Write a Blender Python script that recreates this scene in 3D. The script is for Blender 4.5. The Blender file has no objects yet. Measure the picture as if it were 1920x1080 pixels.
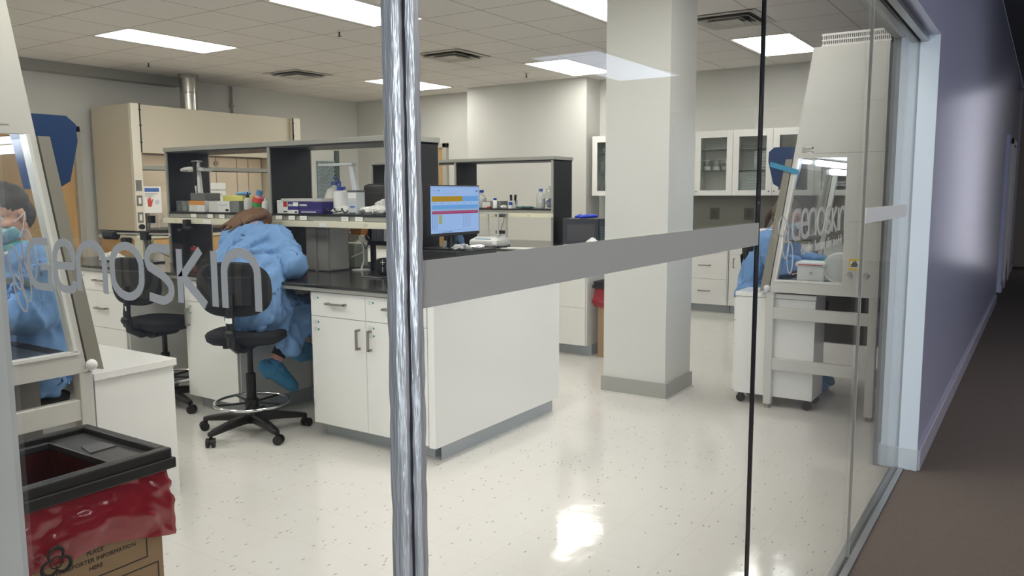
import bpy, bmesh, math, random
from mathutils import Vector as V, Matrix as M, noise as NZ
S = bpy.context.scene
COL = S.collection
R = math.radians
random.seed(7)

# ------------------------------------------------------------------ camera, world, light, exposure
cd = bpy.data.cameras.new('camera'); cam = bpy.data.objects.new('camera', cd); COL.objects.link(cam)
cd.sensor_width = 36.0; cd.lens = 1510.0 / 1920 * 36; cd.clip_start = 0.02
yw, pt, rl = R(56.5), R(-6.775), R(-0.245)
fw = V((math.sin(yw)*math.cos(pt), math.cos(yw)*math.cos(pt), math.sin(pt)))
rt0 = V((math.cos(yw), -math.sin(yw), 0)); up0 = rt0.cross(fw)
rt = math.cos(rl)*rt0 + math.sin(rl)*up0; up = -math.sin(rl)*rt0 + math.cos(rl)*up0
mw = M.Identity(4)
for i in range(3): mw[i][0] = rt[i]; mw[i][1] = up[i]; mw[i][2] = -fw[i]
mw.translation = V((-0.689, -0.596, 1.5)); cam.matrix_world = mw
S.camera = cam
S.view_settings.view_transform = 'Standard'; S.view_settings.look = 'None'
S.view_settings.gamma = 1; S.view_settings.use_curve_mapping = False
S.view_settings.exposure = 0.0
w = bpy.data.worlds.new('world'); S.world = w; w.use_nodes = True
w.node_tree.nodes['Background'].inputs[0].default_value = (0.50, 0.60, 0.82, 1)
w.node_tree.nodes['Background'].inputs[1].default_value = 0.13
def area(name, loc, target, sx, sy, power, col):
    l = bpy.data.lights.new(name, 'AREA'); l.shape = 'RECTANGLE'; l.size = sx; l.size_y = sy; l.energy = power; l.color = col
    o = bpy.data.objects.new(name, l); COL.objects.link(o); o.location = loc
    o.rotation_euler = (V(target)-V(loc)).to_track_quat('-Z', 'Y').to_euler(); return o
# daylight: a wide window wall far behind the camera, and the tall window at the corridor's end
area('lobby_window_daylight', (-12.5, -5.2, 1.8), (3, -0.2, 1.3), 5.0, 3.0, 950, (0.80, 0.89, 1.0))
area('corridor_end_daylight', (17.6, -0.95, 1.72), (0, -0.72, 1.6), 0.24, 3.3, 4.5, (0.86, 0.86, 1.0))
LAMP = 14.8

# ------------------------------------------------------------------ materials
def lin(c): return tuple((x/255/12.92 if x/255 <= .04045 else ((x/255+.055)/1.055)**2.4) for x in c) + (1,)
MATS = {}
def mat(name, c=(200,200,200), rough=.5, metal=0, noise=0, nscale=8, bump=0, bscale=60, emit=0, spec=.5, alpha=1, coat=0, stretch=None):
    if name in MATS: return MATS[name]
    m = bpy.data.materials.new(name); m.use_nodes = True; MATS[name] = m
    nt = m.node_tree; b = nt.nodes['Principled BSDF']
    b.inputs['Base Color'].default_value = lin(c); b.inputs['Roughness'].default_value = rough; b.inputs['Metallic'].default_value = metal
    b.inputs['Specular IOR Level'].default_value = spec; b.inputs['Alpha'].default_value = alpha; b.inputs['Coat Weight'].default_value = coat
    if emit: b.inputs['Emission Color'].default_value = lin(c); b.inputs['Emission Strength'].default_value = emit
    if noise or bump:
        tc = nt.nodes.new('ShaderNodeTexCoord'); mp = nt.nodes.new('ShaderNodeMapping'); nt.links.new(tc.outputs['Object'], mp.inputs[0])
        if stretch: mp.inputs['Scale'].default_value = stretch
    if noise:
        n = nt.nodes.new('ShaderNodeTexNoise'); n.inputs['Scale'].default_value = nscale; n.inputs['Detail'].default_value = 5; nt.links.new(mp.outputs[0], n.inputs['Vector'])
        r = nt.nodes.new('ShaderNodeMapRange'); r.inputs[3].default_value = 1-noise; r.inputs[4].default_value = 1+noise; nt.links.new(n.outputs[0], r.inputs[0])
        x = nt.nodes.new('ShaderNodeMix'); x.data_type = 'RGBA'; x.blend_type = 'MULTIPLY'; x.inputs[0].default_value = 1
        x.inputs[6].default_value = lin(c); nt.links.new(r.outputs[0], x.inputs[7]); nt.links.new(x.outputs[2], b.inputs['Base Color'])
    if bump:
        n2 = nt.nodes.new('ShaderNodeTexNoise'); n2.inputs['Scale'].default_value = bscale; n2.inputs['Detail'].default_value = 3; nt.links.new(mp.outputs[0], n2.inputs['Vector'])
        bp = nt.nodes.new('ShaderNodeBump'); bp.inputs['Strength'].default_value = bump; bp.inputs['Distance'].default_value = .01
        nt.links.new(n2.outputs[0], bp.inputs['Height']); nt.links.new(bp.outputs[0], b.inputs['Normal'])
    return m
def emis(name, c, s):
    m = bpy.data.materials.new(name); m.use_nodes = True; MATS[name] = m; nt = m.node_tree; nt.nodes.remove(nt.nodes['Principled BSDF'])
    e = nt.nodes.new('ShaderNodeEmission'); e.inputs[0].default_value = lin(c); e.inputs[1].default_value = s
    nt.links.new(e.outputs[0], nt.nodes['Material Output'].inputs[0]); return m
def glassm(name, tint=(1,1,1,1), f0=.04, rough=0.0, hazec=None, haze=0):
    m = bpy.data.materials.new(name); m.use_nodes = True; MATS[name] = m; nt = m.node_tree; nt.nodes.remove(nt.nodes['Principled BSDF'])
    lw = nt.nodes.new('ShaderNodeLayerWeight'); lw.inputs[0].default_value = .5
    pw = nt.nodes.new('ShaderNodeMath'); pw.operation = 'POWER'; pw.inputs[1].default_value = 5; nt.links.new(lw.outputs['Facing'], pw.inputs[0])
    mr = nt.nodes.new('ShaderNodeMapRange'); mr.inputs[3].default_value = f0; mr.inputs[4].default_value = 1; nt.links.new(pw.outputs[0], mr.inputs[0])
    tr = nt.nodes.new('ShaderNodeBsdfTransparent'); tr.inputs[0].default_value = tint
    gl = nt.nodes.new('ShaderNodeBsdfGlossy'); gl.inputs['Roughness'].default_value = rough
    mx = nt.nodes.new('ShaderNodeMixShader'); nt.links.new(mr.outputs[0], mx.inputs[0]); nt.links.new(tr.outputs[0], mx.inputs[1]); nt.links.new(gl.outputs[0], mx.inputs[2])
    out = mx
    if haze:
        df = nt.nodes.new('ShaderNodeBsdfDiffuse'); df.inputs[0].default_value = lin(hazec)
        m2 = nt.nodes.new('ShaderNodeMixShader'); m2.inputs[0].default_value = haze
        nt.links.new(mx.outputs[0], m2.inputs[1]); nt.links.new(df.outputs[0], m2.inputs[2]); out = m2
    nt.links.new(out.outputs[0], nt.nodes['Material Output'].inputs[0]); return m

def grid_mat(name, c, c2, tile, ox, oy, lw, rough, bump=0):
    m = mat(name, c, rough); nt = m.node_tree; b = nt.nodes['Principled BSDF']; L = nt.links.new
    g = nt.nodes.new('ShaderNodeNewGeometry'); sp = nt.nodes.new('ShaderNodeSeparateXYZ'); L(g.outputs['Position'], sp.inputs[0])
    outs = []
    for k, o in ((0, ox), (1, oy)):
        a = nt.nodes.new('ShaderNodeMath'); a.operation = 'SUBTRACT'; a.inputs[1].default_value = o; L(sp.outputs[k], a.inputs[0])
        p = nt.nodes.new('ShaderNodeMath'); p.operation = 'PINGPONG'; p.inputs[1].default_value = tile/2; L(a.outputs[0], p.inputs[0])
        q = nt.nodes.new('ShaderNodeMath'); q.operation = 'LESS_THAN'; q.inputs[1].default_value = lw/2; L(p.outputs[0], q.inputs[0]); outs.append(q)
    mx = nt.nodes.new('ShaderNodeMath'); mx.operation = 'MAXIMUM'; L(outs[0].outputs[0], mx.inputs[0]); L(outs[1].outputs[0], mx.inputs[1])
    x = nt.nodes.new('ShaderNodeMix'); x.data_type = 'RGBA'; L(mx.outputs[0], x.inputs[0]); x.inputs[6].default_value = lin(c); x.inputs[7].default_value = lin(c2)
    L(x.outputs[2], b.inputs['Base Color']); return m, x, sp, g

m_ceil, _, _, _ = grid_mat('ceiling_tile', (232,228,223), (160,154,147), .637, 3.83, 4.19, .011, .9)
m_floor, fx, fsp, fg = grid_mat('vinyl_tile', (216,214,208), (205,202,194), .305, .06, .02, .003, .09)
nt = m_floor.node_tree; L = nt.links.new; b = nt.nodes['Principled BSDF']
mp = nt.nodes.new('ShaderNodeMapping'); mp.inputs['Rotation'].default_value = (0,0,.5); mp.inputs['Scale'].default_value = (22, 75, 1); L(fg.outputs['Position'], mp.inputs[0])
vo = nt.nodes.new('ShaderNodeTexVoronoi'); vo.inputs['Scale'].default_value = 1; L(mp.outputs[0], vo.inputs['Vector'])
ls = nt.nodes.new('ShaderNodeMath'); ls.operation = 'LESS_THAN'; ls.inputs[1].default_value = .22; L(vo.outputs['Distance'], ls.inputs[0])
sc = nt.nodes.new('ShaderNodeSeparateColor'); L(vo.outputs['Color'], sc.inputs[0])
l2 = nt.nodes.new('ShaderNodeMath'); l2.operation = 'LESS_THAN'; l2.inputs[1].default_value = .12; L(sc.outputs[0], l2.inputs[0])
mu = nt.nodes.new('ShaderNodeMath'); mu.operation = 'MULTIPLY'; L(ls.outputs[0], mu.inputs[0]); L(l2.outputs[0], mu.inputs[1])
m3 = nt.nodes.new('ShaderNodeMath'); m3.operation = 'MULTIPLY'; m3.inputs[1].default_value = .75; L(mu.outputs[0], m3.inputs[0])
x2 = nt.nodes.new('ShaderNodeMix'); x2.data_type = 'RGBA'; L(m3.outputs[0], x2.inputs[0]); L(fx.outputs[2], x2.inputs[6]); x2.inputs[7].default_value = lin((110,104,98)); L(x2.outputs[2], b.inputs['Base Color'])
nn = nt.nodes.new('ShaderNodeTexNoise'); nn.inputs['Scale'].default_value = 4; L(fg.outputs['Position'], nn.inputs['Vector'])
n3 = nt.nodes.new('ShaderNodeTexNoise'); n3.inputs['Scale'].default_value = 45; L(fg.outputs['Position'], n3.inputs['Vector'])
ad = nt.nodes.new('ShaderNodeMath'); ad.operation = 'MULTIPLY_ADD'; ad.inputs[1].default_value = .08; L(n3.outputs[0], ad.inputs[0]); L(nn.outputs[0], ad.inputs[2])
bp = nt.nodes.new('ShaderNodeBump'); bp.inputs['Strength'].default_value = .10; bp.inputs['Distance'].default_value = .02; L(ad.outputs[0], bp.inputs['Height']); L(bp.outputs[0], b.inputs['Normal'])

m_carpet = mat('carpet', (104,93,84), .95, noise=.45, nscale=170, bump=.8, bscale=300)
m_wall = mat('wall_paint', (206,206,200), .55)
m_pwall = mat('corridor_paint', (180,182,208), .19, bump=.02, bscale=120, spec=.6)
m_pwall.node_tree.nodes['Principled BSDF'].inputs['Anisotropic'].default_value = .97
m_pwall.node_tree.nodes['Principled BSDF'].inputs['Anisotropic Rotation'].default_value = .25
m_jamb = mat('jamb_paint', (196,206,214), .4)
m_grey = mat('grey_base', (158,158,152), .45)
m_white = mat('white_laminate', (232,232,228), .16)
m_whitem = mat('white_paint', (226,226,220), .4)
m_toe = mat('toe_kick_vinyl', (176,182,184), .4)
m_top = mat('black_worktop', (44,43,42), .16)
m_black = mat('black_laminate', (26,26,27), .45)
m_blackp = mat('black_plastic', (20,20,21), .42)
m_fabric = mat('black_fabric', (24,24,25), .9, bump=.3, bscale=400)
m_alu = mat('aluminium', (178,178,178), .3, metal=.9, bump=.05, bscale=200)
m_steel = mat('brushed_steel', (170,168,162), .28, metal=1)
m_chrome = mat('chrome', (225,225,228), .07, metal=1)
m_pole = mat('crinkled_foil_edge', (212,212,210), .40, metal=.45, bump=.5, bscale=26, stretch=(5,5,.5))
m_gtrim = mat('grey_trim', (150,149,142), .45)
m_cream = mat('cream_raceway', (222,219,196), .5)
m_beige = mat('hood_beige', (205,196,176), .42)
m_bsc = mat('cabinet_enamel', (204,203,196), .35)
m_sash = mat('sash_rail', (140,136,124), .45)
m_wood = mat('maple', (192,153,98), .45, noise=.12, nscale=5, stretch=(6,6,.6))
m_red = mat('red_film', (150,20,40), .16, alpha=.92, bump=.45, bscale=16, spec=.8)
m_card = mat('cardboard', (160,132,100), .85, noise=.05, nscale=30)
m_ink = mat('ink', (40,36,34), .8)
m_paper = mat('paper', (236,236,232), .7)
m_blue = mat('navy_plastic', (32,58,98), .3)
m_tape = mat('teal_tape', (62,142,176), .5)
m_gown = mat('blue_gown', (112,152,200), .75, noise=.05, nscale=6, bump=.15, bscale=220)
m_skin = mat('skin', (212,160,136), .5, noise=.04, nscale=30)
m_hair = mat('brown_hair', (120,90,66), .5, noise=.35, nscale=20, bump=.5, bscale=60, stretch=(1,6,6))
m_hair4 = mat('tied_hair', (62,48,40), .5)
m_hair2 = mat('fair_hair', (86,70,52), .55, noise=.25, nscale=40)
m_hair3 = mat('dark_hair', (52,45,42), .6, noise=.25, nscale=40)
m_mask = mat('mask_blue', (150,196,204), .8)
m_mask2 = mat('mask_teal', (96,190,192), .8)
m_glove = mat('teal_glove', (46,168,150), .45)
m_cover = mat('shoe_cover', (78,146,190), .75, bump=.5, bscale=40)
m_legging = mat('black_legging', (22,22,24), .8)
m_frost = mat('frosted_vinyl', (186,185,176), .6)
m_frost2 = mat('frosted_vinyl_lit', (236,236,232), .6)  # same vinyl, colour lightened for the corridor light on it
m_letter = mat('vinyl_letter', (192,190,184), .6)
m_bluecap = mat('blue_cap', (30,62,160), .4)
m_redcap = mat('red_cap', (196,30,34), .4)
m_plas = mat('white_plastic', (226,227,226), .4)
m_hdpe = mat('translucent_plastic', (214,216,210), .45)
m_clear = glassm('clear_plastic', (.93,.94,.94,1), .07, 0, (220,225,225), .10)
m_glass = glassm('thin_glass', (.975,.985,.98,1), .04)
m_winglass = glassm('window_glass', (.985,.99,.987,1), .05)
m_dim = mat('dim_acrylic', (120,124,122), .3)
m_yel = mat('yellow_box', (226,222,128), .5)
m_orange = mat('orange_card', (214,146,70), .6)
m_purple = mat('purple_box', (58,46,128), .5)
m_lamp = emis('panel_lamp', (255,252,244), LAMP)
m_tube = emis('fluorescent_tube', (240,246,255), 14)
m_green = mat('green_dot', (30,140,110), .5)
m_pink = mat('pink_label', (232,80,140), .5)
m_ggreen = mat('grey_green_trim', (84,100,96), .5)
m_peg = mat('peg_board', (150,166,170), .5)

# ------------------------------------------------------------------ mesh helpers
class MB:
    def __init__(s): s.bm = bmesh.new(); s.mats = []; s.cur = 0
    def use(s, m):
        if m not in s.mats: s.mats.append(m)
        s.cur = s.mats.index(m); return s
    def _tag(s, fs):
        for f in fs: f.material_index = s.cur
    def box(s, x0, y0, z0, x1, y1, z1, bev=0, rot=0, piv=None):
        r = bmesh.ops.create_cube(s.bm, size=1); vs = r['verts']
        x0, x1 = sorted((x0,x1)); y0, y1 = sorted((y0,y1)); z0, z1 = sorted((z0,z1))
        for v in vs: v.co = V(((x0+x1)/2+v.co.x*(x1-x0), (y0+y1)/2+v.co.y*(y1-y0), (z0+z1)/2+v.co.z*(z1-z0)))
        fs = {f for v in vs for f in v.link_faces}
        if bev:
            es = list({e for v in vs for e in v.link_edges})
            rr = bmesh.ops.bevel(s.bm, geom=es, offset=bev, segments=2, affect='EDGES', profile=.5); vs = list(set(rr['verts']) | {v for f in rr['faces'] for v in f.verts}); fs = {f for v in vs for f in v.link_faces}
        if rot:
            c = V(piv) if piv else V(((x0+x1)/2,(y0+y1)/2,0)); q = M.Rotation(rot,3,'Z')
            for v in {v for f in fs for v in f.verts}: v.co = q @ (v.co-c) + c
        s._tag(fs); return s
    def cyl(s, p0, p1, r0, r1=None, n=16, cap=True):
        p0 = V(p0); p1 = V(p1); r1 = r0 if r1 is None else r1; d = (p1-p0).normalized(); q = d.to_track_quat('Z','Y')
        a = [s.bm.verts.new(p0+q@V((r0*math.cos(2*math.pi*i/n), r0*math.sin(2*math.pi*i/n),0))) for i in range(n)]
        c = [s.bm.verts.new(p1+q@V((r1*math.cos(2*math.pi*i/n), r1*math.sin(2*math.pi*i/n),0))) for i in range(n)]
        fs = [s.bm.faces.new((a[i], a[(i+1)%n], c[(i+1)%n], c[i])) for i in range(n)]
        if cap: fs += [s.bm.faces.new(a[::-1]), s.bm.faces.new(c)]
        s._tag(fs); return s
    def tube(s, pts, r, n=8, closed=False):
        pts = [V(p) for p in pts]; rings = []; m = len(pts); last = None
        for i, p in enumerate(pts):
            if closed: d = pts[(i+1)%m]-pts[i-1]
            else: d = pts[min(i+1,m-1)]-pts[max(i-1,0)]
            d.normalize()
            if last is None: a = d.orthogonal().normalized()
            else: a = (last-d*last.dot(d)).normalized()
            last = a; bb = d.cross(a); rr = r[i] if isinstance(r,(list,tuple)) else r
            rings.append([s.bm.verts.new(p+rr*(a*math.cos(2*math.pi*k/n)+bb*math.sin(2*math.pi*k/n))) for k in range(n)])
        fs = []
        for i in range(m if closed else m-1):
            A, B = rings[i], rings[(i+1)%m]
            off = 0
            if closed and i == m-1:
                off = min(range(n), key=lambda k: (B[k].co-A[0].co).length)
            fs += [s.bm.faces.new((A[k], A[(k+1)%n], B[(k+1+off)%n], B[(k+off)%n])) for k in range(n)]
        if not closed: fs += [s.bm.faces.new(rings[0][::-1]), s.bm.faces.new(rings[-1])]
        s._tag(fs); return s
    def lathe(s, c, prof, n=20, cap=True):
        c = V(c); rings = [[s.bm.verts.new(c+V((r*math.cos(2*math.pi*k/n), r*math.sin(2*math.pi*k/n), z))) for k in range(n)] for r, z in prof]; fs = []
        for A, B in zip(rings, rings[1:]): fs += [s.bm.faces.new((A[k], A[(k+1)%n], B[(k+1)%n], B[k])) for k in range(n)]
        if cap: fs += [s.bm.faces.new(rings[0][::-1]), s.bm.faces.new(rings[-1])]
        s._tag(fs); return s
    def loft(s, rings):
        vs = [[s.bm.verts.new(V(p)) for p in r] for r in rings]; n = len(vs[0]); fs = []
        for A, B in zip(vs, vs[1:]): fs += [s.bm.faces.new((A[k], A[(k+1)%n], B[(k+1)%n], B[k])) for k in range(n)]
        fs += [s.bm.faces.new(vs[0][::-1]), s.bm.faces.new(vs[-1])]; s._tag(fs); return s
    def prism(s, poly, ax, lo, hi):       # poly in the two other axes, extruded along axis ax
        def mk(p, h):
            q = list(p); q.insert(ax, h); return V(q)
        a = [s.bm.verts.new(mk(p, lo)) for p in poly]; c = [s.bm.verts.new(mk(p, hi)) for p in poly]; n = len(poly)
        fs = [s.bm.faces.new((a[i], a[(i+1)%n], c[(i+1)%n], c[i])) for i in range(n)] + [s.bm.faces.new(a[::-1]), s.bm.faces.new(c)]
        bmesh.ops.recalc_face_normals(s.bm, faces=fs); s._tag(fs); return s
    def ell(s, c, r, u=2, q=None):
        rr = bmesh.ops.create_icosphere(s.bm, subdivisions=u, radius=1); q = q or M.Identity(3)
        for v in rr['verts']: v.co = V(c) + q @ V((v.co.x*r[0], v.co.y*r[1], v.co.z*r[2]))
        s._tag({f for v in rr['verts'] for f in v.link_faces}); return s
    def torus(s, c, RR, r, axis='Z', n=28, k=8, sx=1, sy=1):
        c = V(c); pts = []
        for i in range(n):
            a = 2*math.pi*i/n; x, y = RR*sx*math.cos(a), RR*sy*math.sin(a)
            pts.append(c + {'Z':V((x,y,0)), 'X':V((0,x,y)), 'Y':V((x,0,y))}[axis])
        return s.tube(pts, r, k, True)
    def cap(s, p0, p1, r0, r1, n=12):       # capsule
        s.cyl(p0, p1, r0, r1, n); s.ell(p0, (r0,)*3, 2); s.ell(p1, (r1,)*3, 2); return s
    def text(s, string, size, org, xd, yd, depth=.0006, align='LEFT'):
        cu = bpy.data.curves.new('t', 'FONT'); cu.body = string; cu.size = size; cu.extrude = depth/2; cu.align_x = align; cu.resolution_u = 2
        o = bpy.data.objects.new('t', cu); me = bpy.data.meshes.new_from_object(o)
        xd = V(xd).normalized(); yd = V(yd).normalized(); zd = xd.cross(yd); mm = M.Identity(4)
        for i in range(3): mm[i][0], mm[i][1], mm[i][2], mm[i][3] = xd[i], yd[i], zd[i], org[i]
        me.transform(mm); n0 = len(s.bm.faces); s.bm.from_mesh(me); s.bm.faces.ensure_lookup_table(); s._tag(s.bm.faces[n0:])
        bpy.data.objects.remove(o); bpy.data.curves.remove(cu); bpy.data.meshes.remove(me); return s
    def build(s, name, m=None, parent=None, smooth=False, kind=None):
        if not s.mats: s.mats = [m]
        me = bpy.data.meshes.new(name); bmesh.ops.recalc_face_normals(s.bm, faces=s.bm.faces[:])
        if smooth:
            for f in s.bm.faces: f.smooth = True
            for e in s.bm.edges:
                if len(e.link_faces) == 2 and e.calc_face_angle(0) > R(38): e.smooth = False
        s.bm.to_mesh(me); s.bm.free(); o = bpy.data.objects.new(name, me); COL.objects.link(o)
        for x in s.mats: me.materials.append(x)
        if parent: attach(o, parent)
        if kind: o['kind'] = kind
        return o
def root_of(o):
    while o.parent: o = o.parent
    return o
def attach(o, parent):
    o.parent = parent; r = root_of(parent)
    if parent is r and r.type == 'EMPTY': o.matrix_parent_inverse = M.Translation(-r.location)
def thing(name, label, cat, loc, group=None):
    o = bpy.data.objects.new(name, None); COL.objects.link(o); o.location = loc; o.empty_display_size = .05
    o['label'] = label; o['category'] = cat
    if group: o['group'] = group
    return o
def tag(o, label, cat, group=None):
    o['label'] = label; o['category'] = cat
    if group: o['group'] = group
    return o
def struct(o): o['kind'] = 'structure'; return o
def dup(o, delta=(0,0,0), rz=0, label=None, parent=None):
    c = o.copy(); COL.objects.link(c)
    if parent: c.parent = parent; c.matrix_parent_inverse = o.matrix_parent_inverse.copy()
    else:
        c.location = V(o.location)+V(delta); c.rotation_euler.z += rz
        if label: c['label'] = label
    for ch in [x for x in bpy.data.objects if x.parent == o]: dup(ch, parent=c)
    return c
def remesh(o, vox, smooth=3, disp=0, dsize=.12, dirn=None, seed=0):
    m = o.modifiers.new('r', 'REMESH'); m.mode = 'VOXEL'; m.voxel_size = vox; m.use_smooth_shade = True
    if smooth: k = o.modifiers.new('s', 'SMOOTH'); k.factor = .5; k.iterations = smooth
    dg = bpy.context.evaluated_depsgraph_get(); dg.update()
    me = bpy.data.meshes.new_from_object(o.evaluated_get(dg)); o.modifiers.clear(); old = o.data; o.data = me; bpy.data.meshes.remove(old)
    if disp:
        for v in me.vertices:
            p = v.co/dsize; off = V((seed*3.7, seed*1.3, 0))
            warp = NZ.noise(p*.6+off)*1.4
            a = V((p.x*.8+warp, p.y*.8+p.z*.35, p.z*.5+warp))+off                      # ridged folds
            h = 1-min(1,abs(NZ.noise(a))*3.2); h3 = 1-min(1,abs(NZ.noise(a*1.9+off))*3.0)
            h2 = NZ.noise(p*1.3+off)
            v.co += v.normal*disp*(h**1.5*.75+h3**1.5*.35+.5*h2-.3)
    for p in me.polygons: p.use_smooth = True
    return o
# ------------------------------------------------------------------ the setting
H = 3.05; XW = 9.6; YW = 9.4; LY = 1.07
struct(MB().box(-.03,-.03,-.1,XW,YW,0).build('floor', m_floor))
b_ = MB().box(-4,-7,-.1,19,-.031,-.001).box(-4,-.031,-.1,-.031,10,-.001); struct(b_.build('floor_corridor', m_carpet))
struct(MB().box(-.06,-.09,H,XW+.1,YW+.1,H+.06).build('ceiling', m_ceil))
struct(MB().box(-4,-7.1,0,19,-7,3.4).build('wall_lobby_veil', mat('lobby_veil_blue', (128,140,158), .7)))  # unseen wall, added so its bluish tone veils the glass
m_cceil = mat('corridor_ceiling_paint', (104,104,104), .9)
struct(MB().box(-4,-7,3.4,19,-.1,3.45).box(-4,-.1,3.4,-.1,10,3.45).build('ceiling_corridor', m_cceil))
struct(MB().box(XW,-.09,0,XW+.1,YW+.1,H).build('wall_far', m_wall))
struct(MB().box(-.1,YW,0,XW,YW+.1,H).build('wall_back', m_wall))
struct(MB().box(-.06,LY,0,.06,YW,3.4).build('wall_left', m_wall))
o = MB().use(m_pwall).box(4.012,-.095,0,11.8,.12,3.4).use(m_pwall).box(11.8,.3,0,13.1,.4,3.4).box(13.1,-.095,0,18,.12,3.4).box(11.8,-.095,2.3,13.1,.3,3.4).build('wall_corridor'); struct(o)
struct(MB().box(18,-7,0,18.1,.4,3.4).build('wall_corridor_end', mat('end_wall_paint', (112,100,84), .6)))
# wall end and door head around the glass
m_in = mat('jamb_inner_paint', (150,154,154), .4)
o = MB().use(m_jamb).box(4.0,-.095,.12,4.012,-.004,2.285).box(4.0,.006,.12,4.012,.055,2.285).use(m_in).box(3.985,.055,0,4.012,.12,2.285).use(m_ink).box(4.006,-.004,.12,4.012,.006,2.285).build('trim_jamb'); struct(o)
struct(MB().box(3.996,-.098,0,4.012,-.004,.12,.003).box(3.996,.004,0,4.012,.055,.12,.003).build('trim_jamb_base', mat('jamb_base', (182,190,194), .45)))
o = MB().use(m_pwall).box(-.1,-.095,2.285,4.012,.0,3.4).use(m_wall).box(-.1,0,2.285,4.012,.12,3.4).box(-.06,.12,2.285,.06,LY,3.4); struct(o.build('wall_over_glass'))
struct(MB().use(m_alu).box(0,-.045,2.255,4,-.012,2.285,.002).box(0,.012,2.255,4,.045,2.285,.002).use(m_ink).box(0,-.012,2.275,4,.012,2.285).build('trim_head_track'))
struct(MB().use(m_alu).box(0,-.034,-.001,4,-.006,.008,.001).box(0,.006,-.001,4,.034,.008,.001).use(m_ink).box(0,-.006,-.001,4,.006,.002).build('trim_floor_track'))
m_base = mat('corridor_base', (176,172,182), .4)
struct(MB().box(4.012,-.11,0,11.8,-.095,.11,.004).box(13.1,-.11,0,18,-.095,.11,.004).build('baseboard_corridor', m_base))
# recessed doors in the corridor
o = MB().box(11.85,.2,0,13.05,.26,2.22).build('door_3', mat('dark_door', (62,62,72), .4)); struct(o)
struct(MB().box(11.8,.14,0,11.88,.3,2.3).box(13.02,.14,0,13.1,.3,2.3).box(11.8,.14,2.2,13.1,.3,2.3).build('trim_corridor_door', mat('frame_paint', (150,148,150), .45)))
o = MB().box(13.9,-.1,0,15.2,-.09,2.2).build('door_4', mat('grey_door', (110,108,108), .4)); struct(o)
struct(MB().box(13.82,-.12,0,13.9,-.09,2.28).box(15.2,-.12,0,15.28,-.09,2.28).box(13.82,-.12,2.2,15.28,-.09,2.28).build('trim_end_door', mat('frame_paint2', (168,160,156), .45)))

# column, wall chase, soffit, baseboards
o = struct(MB().box(4.67,1.63,0,5.155,2.125,H).build('column', m_wall))
b_ = MB()
for x0,y0,x1,y1 in ((4.655,1.615,5.17,1.63),(4.655,2.125,5.17,2.14),(4.655,1.63,4.67,2.125),(5.155,1.63,5.17,2.125)): b_.box(x0,y0,.012,x1,y1,.122)
b_.use(m_grey); b_.mats[0:0] = []
o2 = struct(b_.build('baseboard_column'))
struct(MB().box(4.645,1.605,0,5.18,2.15,.012).build('trim_column_foot', mat('sealant', (206,204,196), .5)))
struct(MB().box(9.2,4.72,0,XW,6.74,H).build('wall_chase', m_wall))
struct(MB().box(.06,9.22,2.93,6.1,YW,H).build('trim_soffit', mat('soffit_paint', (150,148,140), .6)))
struct(MB().box(.06,9.385,0,4.2,YW,.1).box(7.5,9.385,0,XW,YW,.1).build('baseboard_back', m_grey))

# wooden doors at the back
def wood_door(n, x0, x1, ztop, right=True):
    d = struct(MB().box(x0,9.35,0,x1,9.385,ztop).build('door_%d' % n, m_wood))
    f = MB().box(x1,9.3,0,x1+.07,YW,ztop+.07,.003).box(x0-.07,9.3,0,x0,YW,ztop+.07,.003).box(x0-.07,9.3,ztop,x1+.07,YW,ztop+.07,.003).build('door_frame', mat('frame_grey', (170,166,154), .45), d)
    for z in (.25,1.4,1.95): MB().cyl((x1+.004,9.34,z-.06),(x1+.004,9.34,z+.06),.012).build('hinge', m_steel, d, True)
    MB().cyl((x0+.09,9.35,1.02),(x0+.09,9.29,1.02),.02).tube([(x0+.09,9.29,1.02),(x0+.2,9.28,1.02)],.011).build('lever_handle', m_steel, d, True)
wood_door(1, 3.70, 4.66, 2.25)
d = struct(MB().box(9.56,7.49,0,9.585,8.42,2.21).build('door_2', m_wood))
MB().box(9.53,7.41,0,XW,7.49,2.28,.003).box(9.53,8.42,0,XW,8.5,2.28,.003).box(9.53,7.41,2.21,XW,8.5,2.28,.003).build('door_frame', mat('frame_grey2', (178,174,164), .45), d)
MB().cyl((9.56,7.58,1.02),(9.5,7.58,1.02),.02).tube([(9.5,7.58,1.02),(9.49,7.7,1.02)],.011).build('lever_handle', m_steel, d, True)

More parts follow.
